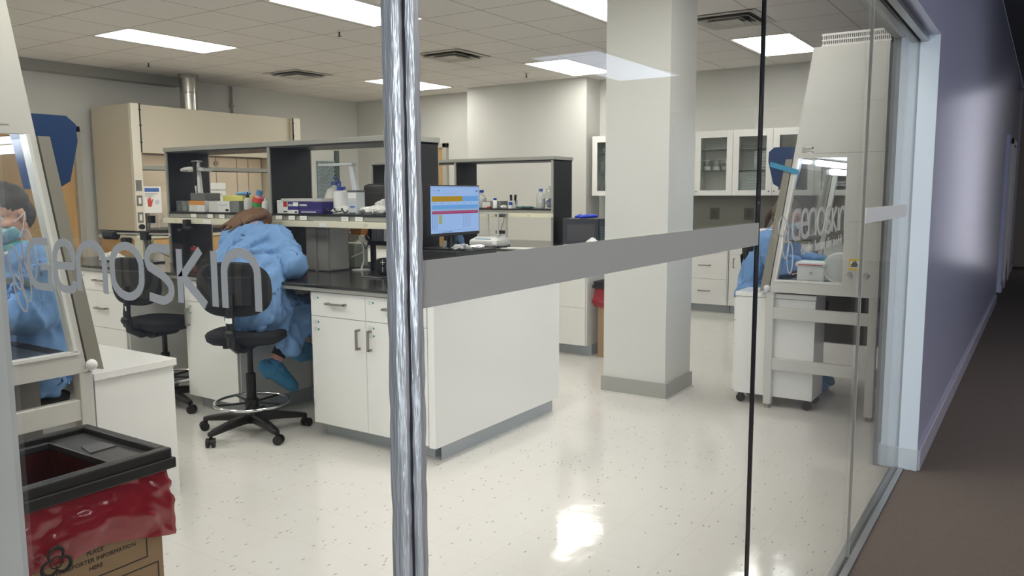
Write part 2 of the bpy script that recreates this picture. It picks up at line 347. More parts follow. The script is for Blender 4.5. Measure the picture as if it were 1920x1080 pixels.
# ------------------------------------------------------------------ glass wall
def glyphs():
    # strokes of the sign letters in a unit box: (x, y) with y 0..1, one list of polylines per letter, plus advance
    def arc(cx, cy, rx, ry, a0, a1, n=14): return [(cx+rx*math.cos(R(a0+(a1-a0)*i/n)), cy+ry*math.sin(R(a0+(a1-a0)*i/n))) for i in range(n+1)]
    G = [[(.82,1)] + [(.40,1)] + arc(.36,.66,.36,.34,100,180,8) + arc(.36,.34,.36,.34,180,270,8) + [(.82,0),(.82,.44),(.48,.44)]]
    e = [[(0,.50),(.66,.50),(.66,.66)] + arc(.36,.66,.30,.34,0,90,8) + arc(.34,.66,.34,.34,90,180,8) + arc(.34,.34,.34,.34,180,270,8) + [(.50,0)] + arc(.52,.16,.16,.16,270,370,6)]
    nn = [[(0,0),(0,.62)] + arc(.34,.62,.34,.38,180,0,16) + [(.68,0)]]
    oo = [arc(.37,.62,.37,.38,0,180,14) + arc(.37,.38,.37,.38,180,360,14) + [(.74,.62)]]
    s_ = [[(.62,.98),(.30,1)] + arc(.26,.77,.26,.23,95,215,9) + [(.42,.47)] + arc(.36,.22,.27,.22,40,-90,9) + [(.02,.05)]]
    k = [[(0,0),(0,1)], [(.50,1),(.06,.50),(.58,0)]]
    i = [[(0,0),(0,1)]]
    return [(G,.83),(e,.82),(nn,.86),(oo,.88),(s_,.70),(k,.76),(i,.30),(nn,.7)]
def stroke(mb, pts, wd, to3, th):
    pts = [p for i, p in enumerate(pts) if i == 0 or math.dist(p, pts[i-1]) > 1e-5]
    n = len(pts); L_, R_ = [], []
    for i, p in enumerate(pts):
        a = V(pts[max(i-1,0)]); b2 = V(pts[min(i+1,n-1)]); d = (b2-a)
        d = d.normalized() if d.length > 1e-6 else V((1,0)); q = V((-d.y, d.x))*wd/2
        if 0 < i < n-1:
            d1 = (V(p)-a).normalized(); q = q/max(.55, d1.dot(d))
        L_.append(V(p)+q); R_.append(V(p)-q)
    for i in range(n-1):
        quad = [L_[i], L_[i+1], R_[i+1], R_[i]]
        f = [mb.bm.verts.new(to3(p, 0)) for p in quad]; g = [mb.bm.verts.new(to3(p, th+(i*5%11)*.00004)) for p in quad]
        fs = [mb.bm.faces.new(f), mb.bm.faces.new(g[::-1])] + [mb.bm.faces.new((f[j],f[(j+1)%4],g[(j+1)%4],g[j])) for j in range(4)]; mb._tag(fs)
def sign(parent, to3, hgt, sx, width):
    mb = MB(); k = width/.592
    for (g, a), (x0, wd) in zip(glyphs(), ((0,.066),(.086,.057),(.156,.075),(.252,.076),(.344,.056),(.421,.056),(.498,0),(.519,.068))):
        mx = max(p[0] for pl in g for p in pl) or 1
        for pl in g: stroke(mb, [(k*(x0+p[0]/mx*wd), p[1]*hgt) for p in pl], sx, to3, .0008)
    mb.build('lettering', m_letter, parent)
def rings(parent, to3, pts, wd=.005):
    mb = MB()
    for cx, cy, rx, ry, an in pts:
        p = []
        for k in range(33):
            a = 2*math.pi*k/32; x, y = rx*math.cos(a), ry*math.sin(a); p.append((cx+x*math.cos(an)-y*math.sin(an), cy+x*math.sin(an)+y*math.cos(an)))
        stroke(mb, p, wd, to3, .0008)
    mb.build('ring_emblem', m_letter, parent)
def edge_strip(parent, name, base, axis, wdt, m, zt=2.255, th=.02, side=1):
    mb = MB(); n = 110; rr = random.Random(3 if axis == 1 else 5); rings_ = []
    for i in range(n+1):
        z = zt*i/n; j = rr.uniform(-.0008,.0008); row = []
        for k in range(12):
            a = 2*math.pi*k/12; u = (wdt/2+j)*math.cos(a); t = th/2*math.sin(a)*1.0
            u = max(-wdt/2, min(wdt/2, u*1.15)) + j; t = max(-th/2, min(th/2, t*1.25))
            p = [base[0], base[1], z]; p[axis] += wdt/2+.001+u; p[1-axis] += t*side; row.append(tuple(p))
        rings_.append(row)
    return mb.loft(rings_).build(name, m, parent, True)
# left pane (in the plane X = 0), two panes and the sliding pane in the plane Y = 0
g1 = struct(MB().box(-.005,.02,.004,.005,LY,2.28).build('window_1', m_winglass))
edge_strip(g1, 'edge_strip', (0,.0,0), 1, .026, m_pole)
MB().box(-.001,-.001,.004,.001,.001,2.255).build('corner_seal', mat('corner_seal', (34,34,44), .5), g1)
sign(g1, lambda p, t: V((-.0055-t, .838-p[0], 1.347+p[1])), .076, .0125, .592)
rings(g1, lambda p, t: V((-.0055-t, .93-p[0], 1.30+p[1])), [(.045,.075,.018,.04,.35),(.075,.055,.017,.038,.2),(.055,.03,.015,.034,.5),(.095,.098,.020,.044,.25)], .003)
g2 = struct(MB().box(.018,-.005,.004,1.312,.005,2.28).build('window_2', m_winglass))
edge_strip(g2, 'edge_strip', (.0,0,0), 0, .0165, m_pole)
MB().box(.017,-.0062,1.368,1.306,-.0052,1.423).build('frosted_band', m_frost, g2)
MB().box(1.312,-.005,.004,1.318,.005,2.28).build('edge_seal', mat('dark_seal', (40,42,48), .3), g2)
g3 = struct(MB().box(1.319,-.005,.004,2.70,.005,2.28).build('window_3', m_winglass))
sign(g3, lambda p, t: V((1.63+p[0], -.0055-t, 1.366+p[1])), .078, .0125, .70)
rings(g3, lambda p, t: V((1.46+p[0], -.0055-t, 1.28+p[1])), [(.06,.125,.032,.026,.1),(.10,.075,.03,.04,.3),(.15,.035,.03,.045,.2),(.10,.11,.025,.03,.5)], .004)
MB().text('ex vivo human skin models', .052, (1.73,-.0056,1.315), (1,0,0), (0,0,1)).build('tagline', m_letter, g3)
MB().box(2.70,-.0055,.004,2.705,.0055,2.28).build('edge_seal', mat('light_seal', (180,180,172), .3), g3)
g4 = struct(MB().box(2.706,-.005,.004,4.0,.005,2.28).build('window_4', m_winglass))
MB().box(2.71,-.0062,1.372,3.82,-.0052,1.432).build('frosted_band', m_frost2, g4)

# ------------------------------------------------------------------ ceiling fittings
def ceil_light(x, y, label):
    t = thing('ceiling_light', label, 'ceiling light', (x+.637,y+.318,H), 'recessed ceiling lights')
    f = MB()
    for a in ((x,y,x+1.274,y+.03),(x,y+.607,x+1.274,y+.637),(x,y+.03,x+.025,y+.607),(x+1.249,y+.03,x+1.274,y+.607)): f.box(a[0],a[1],H-.008,a[2],a[3],H+.0)
    f.build('frame', m_whitem, t)
    MB().box(x+.025,y+.03,H-.004,x+1.249,y+.607,H-.001).build('diffuser', m_lamp, t)
LI = [(3.82,6.69,'recessed white ceiling light panel over the near end of the beige fume hood'),
 (3.82,4.14,'largest recessed light panel, crossing the chrome glass corner at the top edge'),
 (7.72,6.82,'recessed ceiling light panel just behind the chrome glass corner, near the far wall'),
 (7.72,4.18,'recessed ceiling light panel left of the square column, by the wall chase'),
 (5.09,2.25,'recessed ceiling light panel at the top edge, cut off by the square column'),
 (7.62,1.60,'recessed ceiling light panel right of the square column, beside the right safety cabinet')]
for l in LI: ceil_light(*l)
for x, y in ((-.0+.07,4.14),(.07,1.6),(.07,6.69),(2.1,1.6),(3.185,.33)): ceil_light(x, y, 'recessed ceiling light panel added out of view to light the near side of the lab')  # unseen panels; the one by the glass is added to brighten faces there
m_lobby = emis('lobby_skylight', (206,222,255), 2.2)
t = thing('ceiling_light', 'bluish ceiling light panel out in the lobby, mirrored in the glass', 'ceiling light', (10.6,-4.9,3.4))
MB().box(9.2,-5.65,3.385,12.1,-4.55,3.4).build('frame', m_whitem, t); MB().box(9.24,-5.61,3.38,12.06,-4.59,3.386).build('diffuser', m_lobby, t)
m_lobby2 = emis('lobby_fill', (246,244,250), 15)
for x, y in ((0.4,-2.4),(-3.2,-2.4),(0.4,-4.6),(3.4,-2.4),(6.1,-2.2)):  # unseen fill panels, added to brighten the corridor side
    t = thing('ceiling_light', 'added fill light panel over the corridor outside the glass, out of the picture', 'ceiling light', (x,y,3.4), 'added corridor fill lights')
    MB().box(x-.64,y-.32,3.385,x+.64,y+.32,3.4).build('frame', m_whitem, t); MB().box(x-.61,y-.29,3.38,x+.61,y+.29,3.386).build('diffuser', m_lobby2, t)
def vent(x, y, label):
    t = thing('ceiling_vent', label, 'air vent', (x,y,H), 'square ceiling air vents')
    MB().box(x-.30,y-.30,H-.004,x+.30,y+.30,H-.002).build('backing', mat('vent_dark', (96,94,90), .8), t)
    def ring(mb, a, b2, z0, z1):
        for dx, dy in ((1,0),(-1,0),(0,1),(0,-1)):
            px, py = -dy, dx
            q = [(x+dx*a+px*a, y+dy*a+py*a, z0), (x+dx*a-px*a, y+dy*a-py*a, z0), (x+dx*b2-px*b2, y+dy*b2-py*b2, z1), (x+dx*b2+px*b2, y+dy*b2+py*b2, z1)]
            lo = [mb.bm.verts.new(p) for p in q]; hi = [mb.bm.verts.new((p[0],p[1],p[2]+.003)) for p in q]
            fs = [mb.bm.faces.new(lo), mb.bm.faces.new(hi[::-1])]+[mb.bm.faces.new((lo[j],lo[(j+1)%4],hi[(j+1)%4],hi[j])) for j in range(4)]; mb._tag(fs)
    mb = MB(); ring(mb, .318, .255, H-.009, H-.009); mb.build('flange', mat('vent_paint', (196,192,184), .5), t)
    mb = MB(); ring(mb, .235, .185, H-.035, H-.006); ring(mb, .165, .115, H-.04, H-.008); mb.build('louvre', MATS['vent_paint'], t)
    MB().box(x-.10,y-.10,H-.03,x+.10,y+.10,H-.027).build('centre_plate', MATS['vent_paint'], t)
vent(6.78,7.69,'square ceiling air vent over the fume hood, farthest to the left')
vent(6.78,5.15,'square ceiling air vent just right of the chrome glass corner')
vent(6.70,1.90,'square ceiling air vent right of the column, at the top edge')
for x, y, lb in ((5.06,5.19,'small sprinkler head on the ceiling, left of the chrome corner'),(5.11,8.4,'small sprinkler head on the ceiling near the metal duct'),(8.43,5.2,'small sprinkler head on the ceiling above the wall chase')):
    t = thing('sprinkler_head', lb, 'sprinkler', (x,y,H), 'ceiling sprinklers')
    MB().lathe((x,y,H),[(.04,0),(.04,-.006),(.02,-.01)]).build('escutcheon', m_whitem, t, True)
    MB().cyl((x,y,H-.01),(x,y,H-.05),.008).lathe((x,y,H-.055),[(.02,0),(.022,.004)],12).build('nozzle', mat('dark_brass', (70,66,60), .4, metal=.6), t, True)
t = tag(MB().lathe((8.09,8.4,H),[(.19,0),(.185,-.006),(.15,-.012),(.02,-.012)],28).build('ceiling_speaker', m_whitem, None, True), 'round white speaker grille in the ceiling near the back corner', 'speaker')
# ------------------------------------------------------------------ fume hood and what belongs to it
t = thing('fume_hood', 'long beige fume hood along the back wall under a round metal duct', 'fume hood', (6.15,8.9,0))
MB().box(4.88,8.46,1.06,4.95,9.3,2.56,.004).box(7.36,8.46,1.06,7.44,9.3,2.56,.004).box(4.95,8.50,2.50,7.36,9.3,2.555).box(4.95,9.25,1.06,7.36,9.3,2.5).box(4.95,8.475,1.99,7.36,8.51,2.555).box(4.95,8.51,2.02,7.36,9.25,2.04).build('shell', m_beige, t)
post = MB().box(4.86,8.42,1.06,4.97,8.475,2.56,.004).build('corner_post', mat('post_cream', (222,216,200), .4), t)
for z, sw in ((1.60,1),(1.42,0),(1.22,0)):
    q = MB().box(4.872,8.413,z-.062,4.945,8.42,z+.062,.002).build('cover_plate', mat('plate_grey', (120,118,112), .35), t)
    MB().box(4.892,8.408,z-.035,4.925,8.413,z+.035,.002).build('socket' if not sw else 'switch', m_whitem if not sw else MATS['plate_grey'], q)
MB().cyl((4.91,8.42,1.11),(4.91,8.385,1.11),.032).build('gas_knob', m_blackp, t, True)
for x in (4.965,7.30):
  MB().box(x,8.410,1.99,x+.012,8.425,2.56).box(x-.006,8.408,2.1,x+.02,8.42,2.115).box(x-.006,8.408,2.3,x+.02,8.42,2.315).box(x-.006,8.408,2.48,x+.02,8.42,2.495).build('sash_chain', m_ink, t)
MB().box(7.30,8.42,1.06,7.44,8.475,2.56,.004).build('corner_post', MATS['post_cream'], t)
m_liner = mat('hood_liner', (236,222,204), .5)
MB().box(4.98,9.18,1.06,7.34,9.2,2.0).build('back_liner', m_liner, t)
for x in (5.92,6.55,6.9,7.1): MB().box(x,9.174,1.06,x+.008,9.1798,2.0).build('liner_joint', mat('joint_grey', (150,140,128), .6), t)
MB().cyl((6.55,9.18,1.92),(6.55,9.15,1.92),.035).build('liner_knob', mat('knob_grey', (170,166,160), .5), t, True)
sf = MB().box(4.98,8.48,1.79,7.30,8.51,1.84,.003).use(m_ink).box(4.98,8.478,1.782,7.30,8.505,1.79).build('sash_rail', m_gtrim, t)
sf.data.materials.clear(); sf.data.materials.append(m_ink); 
MB().box(4.98,8.475,1.792,7.30,8.482,1.84).build('sash_handle', m_gtrim, t)
MB().box(4.98,8.49,1.10,7.30,8.496,1.79).build('sash_glass', m_glass, t)
MB().box(4.965,8.45,1.0,7.35,9.25,1.06,.004).build('work_surface', m_black, t)
MB().box(5.04,8.50,1.06,5.08,8.53,1.55).build('lattice_rod', mat('rod_grey', (110,108,104), .4), t)
MB().box(5.0,8.54,2.008,7.3,8.64,2.018).build('hood_lamp', emis('hood_tube', (255,240,220), 9), t)
c = thing('base_cabinet', 'maple base cabinet under the beige fume hood', 'cabinet', (6.15,8.9,0))
MB().box(4.9,8.5,0,7.42,9.3,.96).build('body', m_wood, c)
for i in range(4): 
    dd = MB().box(4.92+i*.62,8.48,.1,4.92+i*.62+.6,8.5,.94,.002).build('door', m_wood, c)
    MB().tube([(5.42+i*.62 if i%2==0 else 5.02+i*.62,8.48,.8),(5.42+i*.62 if i%2==0 else 5.02+i*.62,8.455,.8),(5.42+i*.62 if i%2==0 else 5.02+i*.62,8.455,.7),(5.42+i*.62 if i%2==0 else 5.02+i*.62,8.48,.7)],.005).build('handle', m_steel, dd)
MB().box(4.88,8.47,.96,7.44,9.3,1.0).build('counter_edge', m_cream, c)
d_ = thing('exhaust_duct', 'round shiny metal duct rising from the fume hood to the ceiling', 'duct', (5.98,8.9,2.56))
MB().lathe((5.98,8.9,2.556),[(.125,0),(.125,.03),(.108,.035),(.108,.25),(.113,.255),(.113,.265),(.108,.27),(.108,.49)],28,False).build('pipe', mat('galvanised', (190,188,182), .22, metal=1, bump=.15, bscale=9, stretch=(3,3,.3)), d_, True)
MB().lathe((5.98,8.9,3.0),[(.125,0),(.125,.045)],28).build('collar', m_steel, d_, True)
tag(MB().cyl((7.02,9.37,2.2),(7.02,9.37,3.04),.016).box(6.99,9.35,2.75,7.05,9.4,2.77).box(6.99,9.35,2.3,7.05,9.4,2.32).build('conduit_pipe', mat('conduit', (150,148,140), .5), None, True), 'thin grey conduit running up the back wall right of the duct', 'pipe')
# signs taped to the hood glass
p = thing('safety_poster', 'white poster with a blue heading and a red hand, taped to the fume hood', 'poster', (5.12,8.488,1.25))
MB().box(4.985,8.484,1.27,5.235,8.489,1.59).build('sheet', m_paper, p)
MB().box(5.02,8.481,1.525,5.21,8.484,1.57).build('heading_bar', mat('heading_blue', (70,110,180), .6), p)
mb = MB().box(5.02,8.481,1.50,5.19,8.484,1.505).box(5.02,8.481,1.485,5.15,8.484,1.49).box(5.02,8.481,1.47,5.12,8.484,1.475); mb.build('text_lines', mat('text_grey', (130,130,130), .7), p)
mb = MB().prism([(5.05,1.40),(5.058,1.345),(5.10,1.345),(5.115,1.40),(5.125,1.43),(5.115,1.435),(5.10,1.41),(5.098,1.455),(5.088,1.455),(5.086,1.41),(5.080,1.462),(5.070,1.462),(5.070,1.41),(5.062,1.45),(5.052,1.445)],1,8.481,8.484); mb.build('hand_print', mat('hand_red', (206,84,66), .7), p)
MB().cyl((5.18,8.481,1.40),(5.18,8.484,1.40),.03).build('round_mark', mat('mark_grey', (205,210,220), .7), p)
p = thing('warning_sign', 'white paper sign reading HAZARDOUS WASTE on the fume hood glass', 'sign', (6.02,8.488,1.38))
MB().box(5.945,8.484,1.40,6.175,8.489,1.64).build('sheet', m_paper, p)
MB().text('HAZARDOUS', .037, (6.06,8.483,1.535), (1,0,0), (0,0,1), align='CENTER').text('WASTE', .037, (6.06,8.483,1.47), (1,0,0), (0,0,1), align='CENTER').build('lettering', m_ink, p)
# bottles inside the hood
def clear_bottle(name, x, y, z, r, h, capm, label, cat='bottle', group=None, fill=None, fillh=.3):
    t = thing(name, label, cat, (x,y,z), group)
    MB().lathe((x,y,z),[(r*.9,0),(r,.01),(r,h*.55),(r*.8,h*.68),(r*.38,h*.8),(r*.38,h*.93)],20).build('body', m_clear, t, True)
    MB().lathe((x,y,z+h*.86),[(r*.46,0),(r*.46,h*.14)],16).build('screw_cap', capm, t, True)
    if fill: MB().lathe((x,y,z+.004),[(r*.86,0),(r*.95,.006),(r*.95,h*fillh)],20).build('contents', fill, t, True)
    return t
clear_bottle('glass_bottle', 5.19, 8.66, 1.06, .085, .30, m_orange, 'clear glass bottle with an orange cap inside the fume hood')
clear_bottle('glass_bottle', 5.42, 8.72, 1.06, .06, .17, m_whitem, 'short clear glass bottle inside the fume hood, right of the orange-capped one')

# ------------------------------------------------------------------ white wall board, drying rack
t = thing('white_board_panel', 'tall pale panel with dark edge on the back wall right of the fume hood', 'panel', (8.3,9.38,.9))
MB().box(7.5,9.36,.9,9.0,9.385,2.2).build('panel', mat('pale_panel', (222,226,220), .35), t)
MB().box(9.0,9.33,.9,9.09,9.385,2.2).build('edge_trim', m_ggreen, t)
t = thing('drying_rack', 'grey pegboard drying rack on the pale panel of the back wall', 'rack', (8.8,9.34,1.3))
MB().box(8.60,9.33,1.36,8.97,9.355,2.02).build('board', m_peg, t); MB().box(8.97,9.32,1.36,9.0,9.355,2.02).build('side_rail', mat('rail_slate', (74,80,84), .5), t)
mb = MB()
for i in range(10):
    for j in range(6): mb.cyl((8.63+j*.06,9.33,1.40+i*.063),(8.60+j*.06,9.23,1.45+i*.063),.009,.006,6)
k = mb.build('pegs', mat('peg_grey', (178,190,192), .5), t); k['kind'] = 'stuff'

# ------------------------------------------------------------------ cabinets
def handle_x(mb, x, y0, y1, z, out=-1):            # bar pull on a face looking along -X / +X
    w_ = .006
    mb.box(x,y0,z-w_,x+out*.032,y0+.012,z+w_).box(x,y1-.012,z-w_,x+out*.032,y1,z+w_).box(x+out*.024,y0,z-w_,x+out*.036,y1,z+w_); return mb
def handle_z(mb, x, y, z0, z1, out=-1):
    mb.box(x,y-.006,z0,x+out*.032,y+.006,z0+.012).box(x,y-.006,z1-.012,x+out*.032,y+.006,z1).box(x+out*.024,y-.006,z0,x+out*.036,y+.006,z1); return mb
m_hand = mat('satin_handle', (160,154,144), .35, metal=.7)
m_lab = mat('sticker_print', (190,196,198), .6)
def sticker(x, y, z, par, dot=True, out=-1):
    mb = MB().use(m_lab)
    for i in range(3): mb.box(x,y-.0,z-i*.009,x+out*.0008,y-.03,z-i*.009+.004)
    if dot: mb.use(m_green).cyl((x,y-.042,z-.006),(x+out*.001,y-.042,z-.006),.0065,n=12)
    mb.build('sticker', m_lab, par)
XF = 2.67
def base_unit(name, label, y0, y1, fronts, toe=True, body=True, cat='cabinet', loc=None, xb=3.30, xf=XF, out=-1, group=None, ztop=.915):
    t = thing(name, label, cat, loc or (xf,(y0+y1)/2,0), group)
    MB().box(xf-out*.02,y0,.1,xb,y1,ztop).build('body', m_white, t)
    MB().box(xf-out*.11,y0+(.06 if toe is True else 0),0,xb,y1,.1).build('toe_kick', m_toe, t)
    for kind, a, b2, z0, z1, hd in fronts:
        f = MB().box(xf,a+.0015,z0+.0015,xf-out*.019,b2-.0015,z1-.0015,.001).build(kind, m_white, t)
        if kind == 'drawer': MB_ = handle_x(MB(), xf, (a+b2)/2-.075, (a+b2)/2+.075, (z0+z1)/2+.01, out)
        elif hd is None: continue
        else: MB_ = handle_z(MB(), xf, hd, z1-.17, z1-.05, out)
        MB_.build('handle', m_hand, f)
        if out < 0 and xf < 5:
            sticker(xf-.0002, b2-.02, z1-.03, f)
            if kind == 'door': sticker(xf-.0002, b2-.02, z1-.075, f)
    return t
u = base_unit('base_cabinet', 'white two-door cabinet with two drawers at the near end of the island bench', 2.17, 3.095,
    [('drawer',2.64,3.09,.765,.912,0),('drawer',2.185,2.64,.765,.912,0),('door',2.64,3.09,.10,.765,2.69),('door',2.185,2.64,.10,.765,2.60)])
u = thing('end_panel', 'big glossy white end panel closing the near end of the island bench', 'panel', (3.32,2.15,0))
MB().box(2.65,2.12,.10,3.995,2.165,.915,.002).build('board', m_white, u)
MB().box(2.76,2.166,0,3.98,2.169,.1).build('toe_kick', m_toe, u)
base_unit('base_cabinet', 'white single-door cabinet between the two knee spaces of the island bench', 3.80, 4.35, [('drawer',3.805,4.345,.765,.912,0),('door',3.805,4.345,.10,.765,4.30)], toe=False)
base_unit('drawer_cabinet', 'white drawer cabinet at the far end of the island bench, behind the empty stool', 5.07, 6.3,
    [('drawer',5.08,5.68,.765,.912,0),('drawer',5.68,6.29,.765,.912,0),('drawer',5.08,5.68,.485,.765,0),('drawer',5.68,6.29,.485,.765,0),('drawer',5.08,5.68,.10,.485,0),('drawer',5.68,6.29,.10,.485,0)], toe=False)
base_unit('base_cabinet', 'row of white cabinets on the far side of the island bench', 2.17, 6.3, [('door',2.2+i*.68,2.2+(i+1)*.68,.1,.912,2.26+i*.68) for i in range(6)], toe=False, xb=3.36, xf=3.98, out=1)
for y0, y1, lb in ((3.10,3.795,'shade-grey modesty panel behind the legs of the worker on the island chair'),(4.355,5.065,'shade-grey modesty panel behind the empty chair under the island')):
    t = thing('knee_space_panel', lb, 'panel', (3.32,(y0+y1)/2,0), 'knee space panels')
    MB().box(3.30,y0,.0,3.335,y1,.912).build('board', mat('shade_panel', (190,190,182), .3), t); MB().box(3.29,y0,0,3.30,y1,.1).build('base_strip', m_toe, t)  # shade of the knee space is mixed into this grey
def worktop(name, label, x0, y0, x1, y1, z=.918):
    t = thing(name, label, 'worktop', ((x0+x1)/2,(y0+y1)/2,z))
    MB().box(x0,y0,z+.022,x1,y1,z+.04,.003).build('slab', m_top, t)
    MB().box(x0+.006,y0+.006,z,x1-.006,y1-.006,z+.022).build('under_strip', m_gtrim, t)
    return t
worktop('worktop', 'black worktop of the island bench with a grey under-edge', 2.64, 2.11, 4.01, 6.32)

# reagent shelf units
m_upr = mat('upright_black', (20,20,20), .5, noise=.1, nscale=6, stretch=(3,3,.5))
def shelf_unit(name, label, x0, x1, ys, ztop, zsh, zb=.958, cards=(), rcards=()):
    t = thing(name, label, 'shelf', ((x0+x1)/2,(ys[0]+ys[-1])/2,zb))
    for y in ys:
        q = MB().box(x0+.012,y,zb,x1-.012,y+.03,ztop-.037).build('upright', m_upr, t)
        MB().box(x0,y+.004,zb,x0+.012,y+.026,ztop-.037).box(x1-.012,y+.004,zb,x1,y+.026,ztop-.037).build('edge_trim', m_gtrim, q)
    MB().use(m_gtrim).box(x0-.004,ys[0]-.006,ztop-.033,x1+.004,ys[-1]+.036,ztop,.002).use(m_black).box(x0+.004,ys[0],ztop-.045,x1-.004,ys[-1]+.03,ztop-.033).build('top_shelf', m_gtrim, t)
    for a, b2 in zip(ys, ys[1:]):
        q = MB().use(m_black).box(x0-.002,a+.03,zsh-.014,x1+.002,b2,zsh).use(m_gtrim).box(x0+.004,a+.03,zsh-.044,x1-.004,b2,zsh-.014).build('shelf', m_black, t)
    rc = MB().box(x0-.035,ys[0]+.0,zsh-.088,x0-.002,ys[-1]+.04,zsh-.046,.003).build('outlet_raceway', m_cream, t)
    for y in [ys[0]+.25+i*.4 for i in range(6)]:
        if y < ys[-1]: MB().box(x0-.0365,y,zsh-.078,x0-.035,y+.035,zsh-.056).build('socket', mat('socket_cream', (206,202,178), .5), rc)
    for y0, y1 in cards:
        q = MB().box(x0-.006,y0,zsh-.042,x0-.0025,y1,zsh-.014).build('name_card', m_paper, t)
        MB().use(m_lab).box(x0-.0065,y0+.01,zsh-.026,x0-.006,y1-.01,zsh-.024).box(x0-.0065,y0+.012,zsh-.033,x0-.006,y1-.012,zsh-.031).build('print', m_lab, q)
    for y0, y1 in rcards: MB().box(x0-.0375,y0,zsh-.084,x0-.035,y1,zsh-.056).build('raceway_card', m_paper, t)
    return t
SH = 1.36
shelf_unit('reagent_shelf', 'double-bay reagent shelf on the island bench, black uprights and grey top', 3.13, 3.52, (2.76,3.96,5.16), 1.857, SH,
  cards=[(4.814,4.878),(4.614,4.676),(4.477,4.537),(3.848,3.912),(3.718,3.781),(3.601,3.668),(3.21,3.272),(3.081,3.146)], rcards=[(4.60,4.69),(3.378,3.447)])
# second bench
base_unit('base_cabinet', 'white drawer cabinet at the near end of the second bench, behind the island', 2.84, 3.9, [('drawer',2.85,3.37,.765,.912,0),('front_panel',2.85,3.37,.45,.765,None),('front_panel',2.85,3.37,.10,.45,None),('door',3.37,3.89,.1,.912,3.43)], toe=False, xf=5.72, xb=6.36)
base_unit('base_cabinet', 'long row of white cabinets on the second bench, hidden behind the island', 3.9, 6.6, [('door',3.9+i*.54,3.9+(i+1)*.54,.1,.912,3.96+i*.54) for i in range(5)], toe=False, xf=5.72, xb=6.36)
base_unit('base_cabinet', 'white cabinets on the far side of the second bench facing the glass-door cupboards', 2.84, 6.6, [('door',2.85+i*.62,2.85+(i+1)*.62,.1,.912,2.9+i*.62) for i in range(6)], toe=False, xf=7.04, xb=6.42, out=1)
worktop('worktop', 'grey-black worktop of the second bench behind the island', 5.69, 2.80, 7.07, 6.62)
shelf_unit('reagent_shelf', 'second reagent shelf unit on the bench behind the island, beside the microwave', 6.2, 6.58, (3.47,4.67,5.87), 1.852, 1.335)

# far wall cupboards
def knob(x, y, z, par): MB().cyl((x,y,z),(x-.014,y,z),.004,n=8).ell((x-.02,y,z),(.010,.010,.010),2).build('knob', m_steel, par, True)
ups = [(4.16,4.65),(3.67,4.16),(3.18,3.67),(2.69,3.18),(2.20,2.69),(1.71,2.20),(1.22,1.71)]
lab_u = ['white glass-door wall cupboard left of the column, beside the wall chase','glass-door wall cupboard hidden behind the column, left one','glass-door wall cupboard hidden behind the column, right one','white glass-door wall cupboard with beakers on its middle shelf, just right of the column',
 'white glass-door wall cupboard holding a tall stack of clear trays','white glass-door wall cupboard behind the blue part of the right safety cabinet','white glass-door wall cupboard seen through the right safety cabinet']
for i, (y0, y1) in enumerate(ups):
    t = thing('wall_cupboard', lab_u[i], 'cupboard', (9.42,(y0+y1)/2,1.45), 'glass-door wall cupboards')
    MB().box(9.26,y0,1.447,9.598,y0+.018,2.255).box(9.26,y1-.018,1.447,9.598,y1,2.255).box(9.26,y0,1.447,9.598,y1,1.465).box(9.26,y0,2.237,9.598,y1,2.255).box(9.58,y0,1.447,9.598,y1,2.255).build('carcass', m_whitem, t)
    for z in (1.76,2.02): MB().box(9.275,y0+.018,z,9.575,y1-.018,z+.006).build('glass_shelf', mat('shelf_edge', (120,130,122), .2), t)
    a, b2, c0, c1 = y0+.002, y1-.002, 1.449, 2.253
    d = MB().box(9.24,a,c0,9.26,a+.075,c1,.001).box(9.24,b2-.075,c0,9.26,b2,c1,.001).box(9.24,a+.075,c0,9.26,b2-.075,c0+.065,.001).box(9.24,a+.075,c1-.085,9.26,b2-.075,c1,.001).build('door', m_white, t)
    MB().box(9.246,a+.075,c0+.065,9.250,b2-.075,c1-.085).build('pane', m_glass, d)
    knob(9.24, (b2-.03 if i in (3,5) else a+.03), 1.50, d)
m_trayc = mat('clear_tray', (196,204,202), .25)
for k in range(3):
    y = 3.06-k*.12
    t = thing('beaker', ['glass beaker on the middle shelf of the cupboard right of the column, left','glass beaker on the middle shelf of the cupboard right of the column, middle','glass beaker on the middle shelf of the cupboard right of the column, right'][k], 'beaker', (9.38,y,1.766), 'beakers in the wall cupboard')
    MB().lathe((9.38,y,1.766),[(.05,0),(.052,.01),(.052,.115),(.057,.12)],18).build('glass', m_clear, t, True)
    MB().lathe((9.38,y,1.768),[(.045,0),(.045,.05)],14).build('contents', m_plas, t, True)
    MB().lathe((9.38,y,1.885),[(.056,0),(.056,.012)],16).build('foil_lid', m_alu, t, True)
for k in range(18):
    z = 1.467+k*.0165 if k < 17 else 1.0
    if z > 1.745 and z < 1.77 or k == 17: continue
    tag(MB().box(9.30,2.29,z,9.55,2.62,z+.011,.003).build('clear_tray', m_trayc), 'clear flat tray in the stack inside the second cupboard right of the column', 'tray', 'stacked clear trays')
for k in range(12):
    z = 1.767+k*.019
    tag(MB().box(9.30,2.28,z,9.55,2.44,z+.012,.003).build('clear_tray', m_trayc), 'narrow clear tray on the middle shelf of the tray cupboard', 'tray', 'stacked narrow trays')
for k, (yy, zz) in enumerate(((4.55,1.467),(4.45,1.467),(4.55,1.766),(4.45,1.766),(4.52,2.026))):
    tag(MB().lathe((9.36,yy,zz),[(.03,0),(.045,.01),(.05,.08),(.03,.13),(.02,.17)],16).build('glass_flask', m_clear, None, True), 'glass flask in the cupboard left of the column', 'flask', 'flasks in the left cupboard')
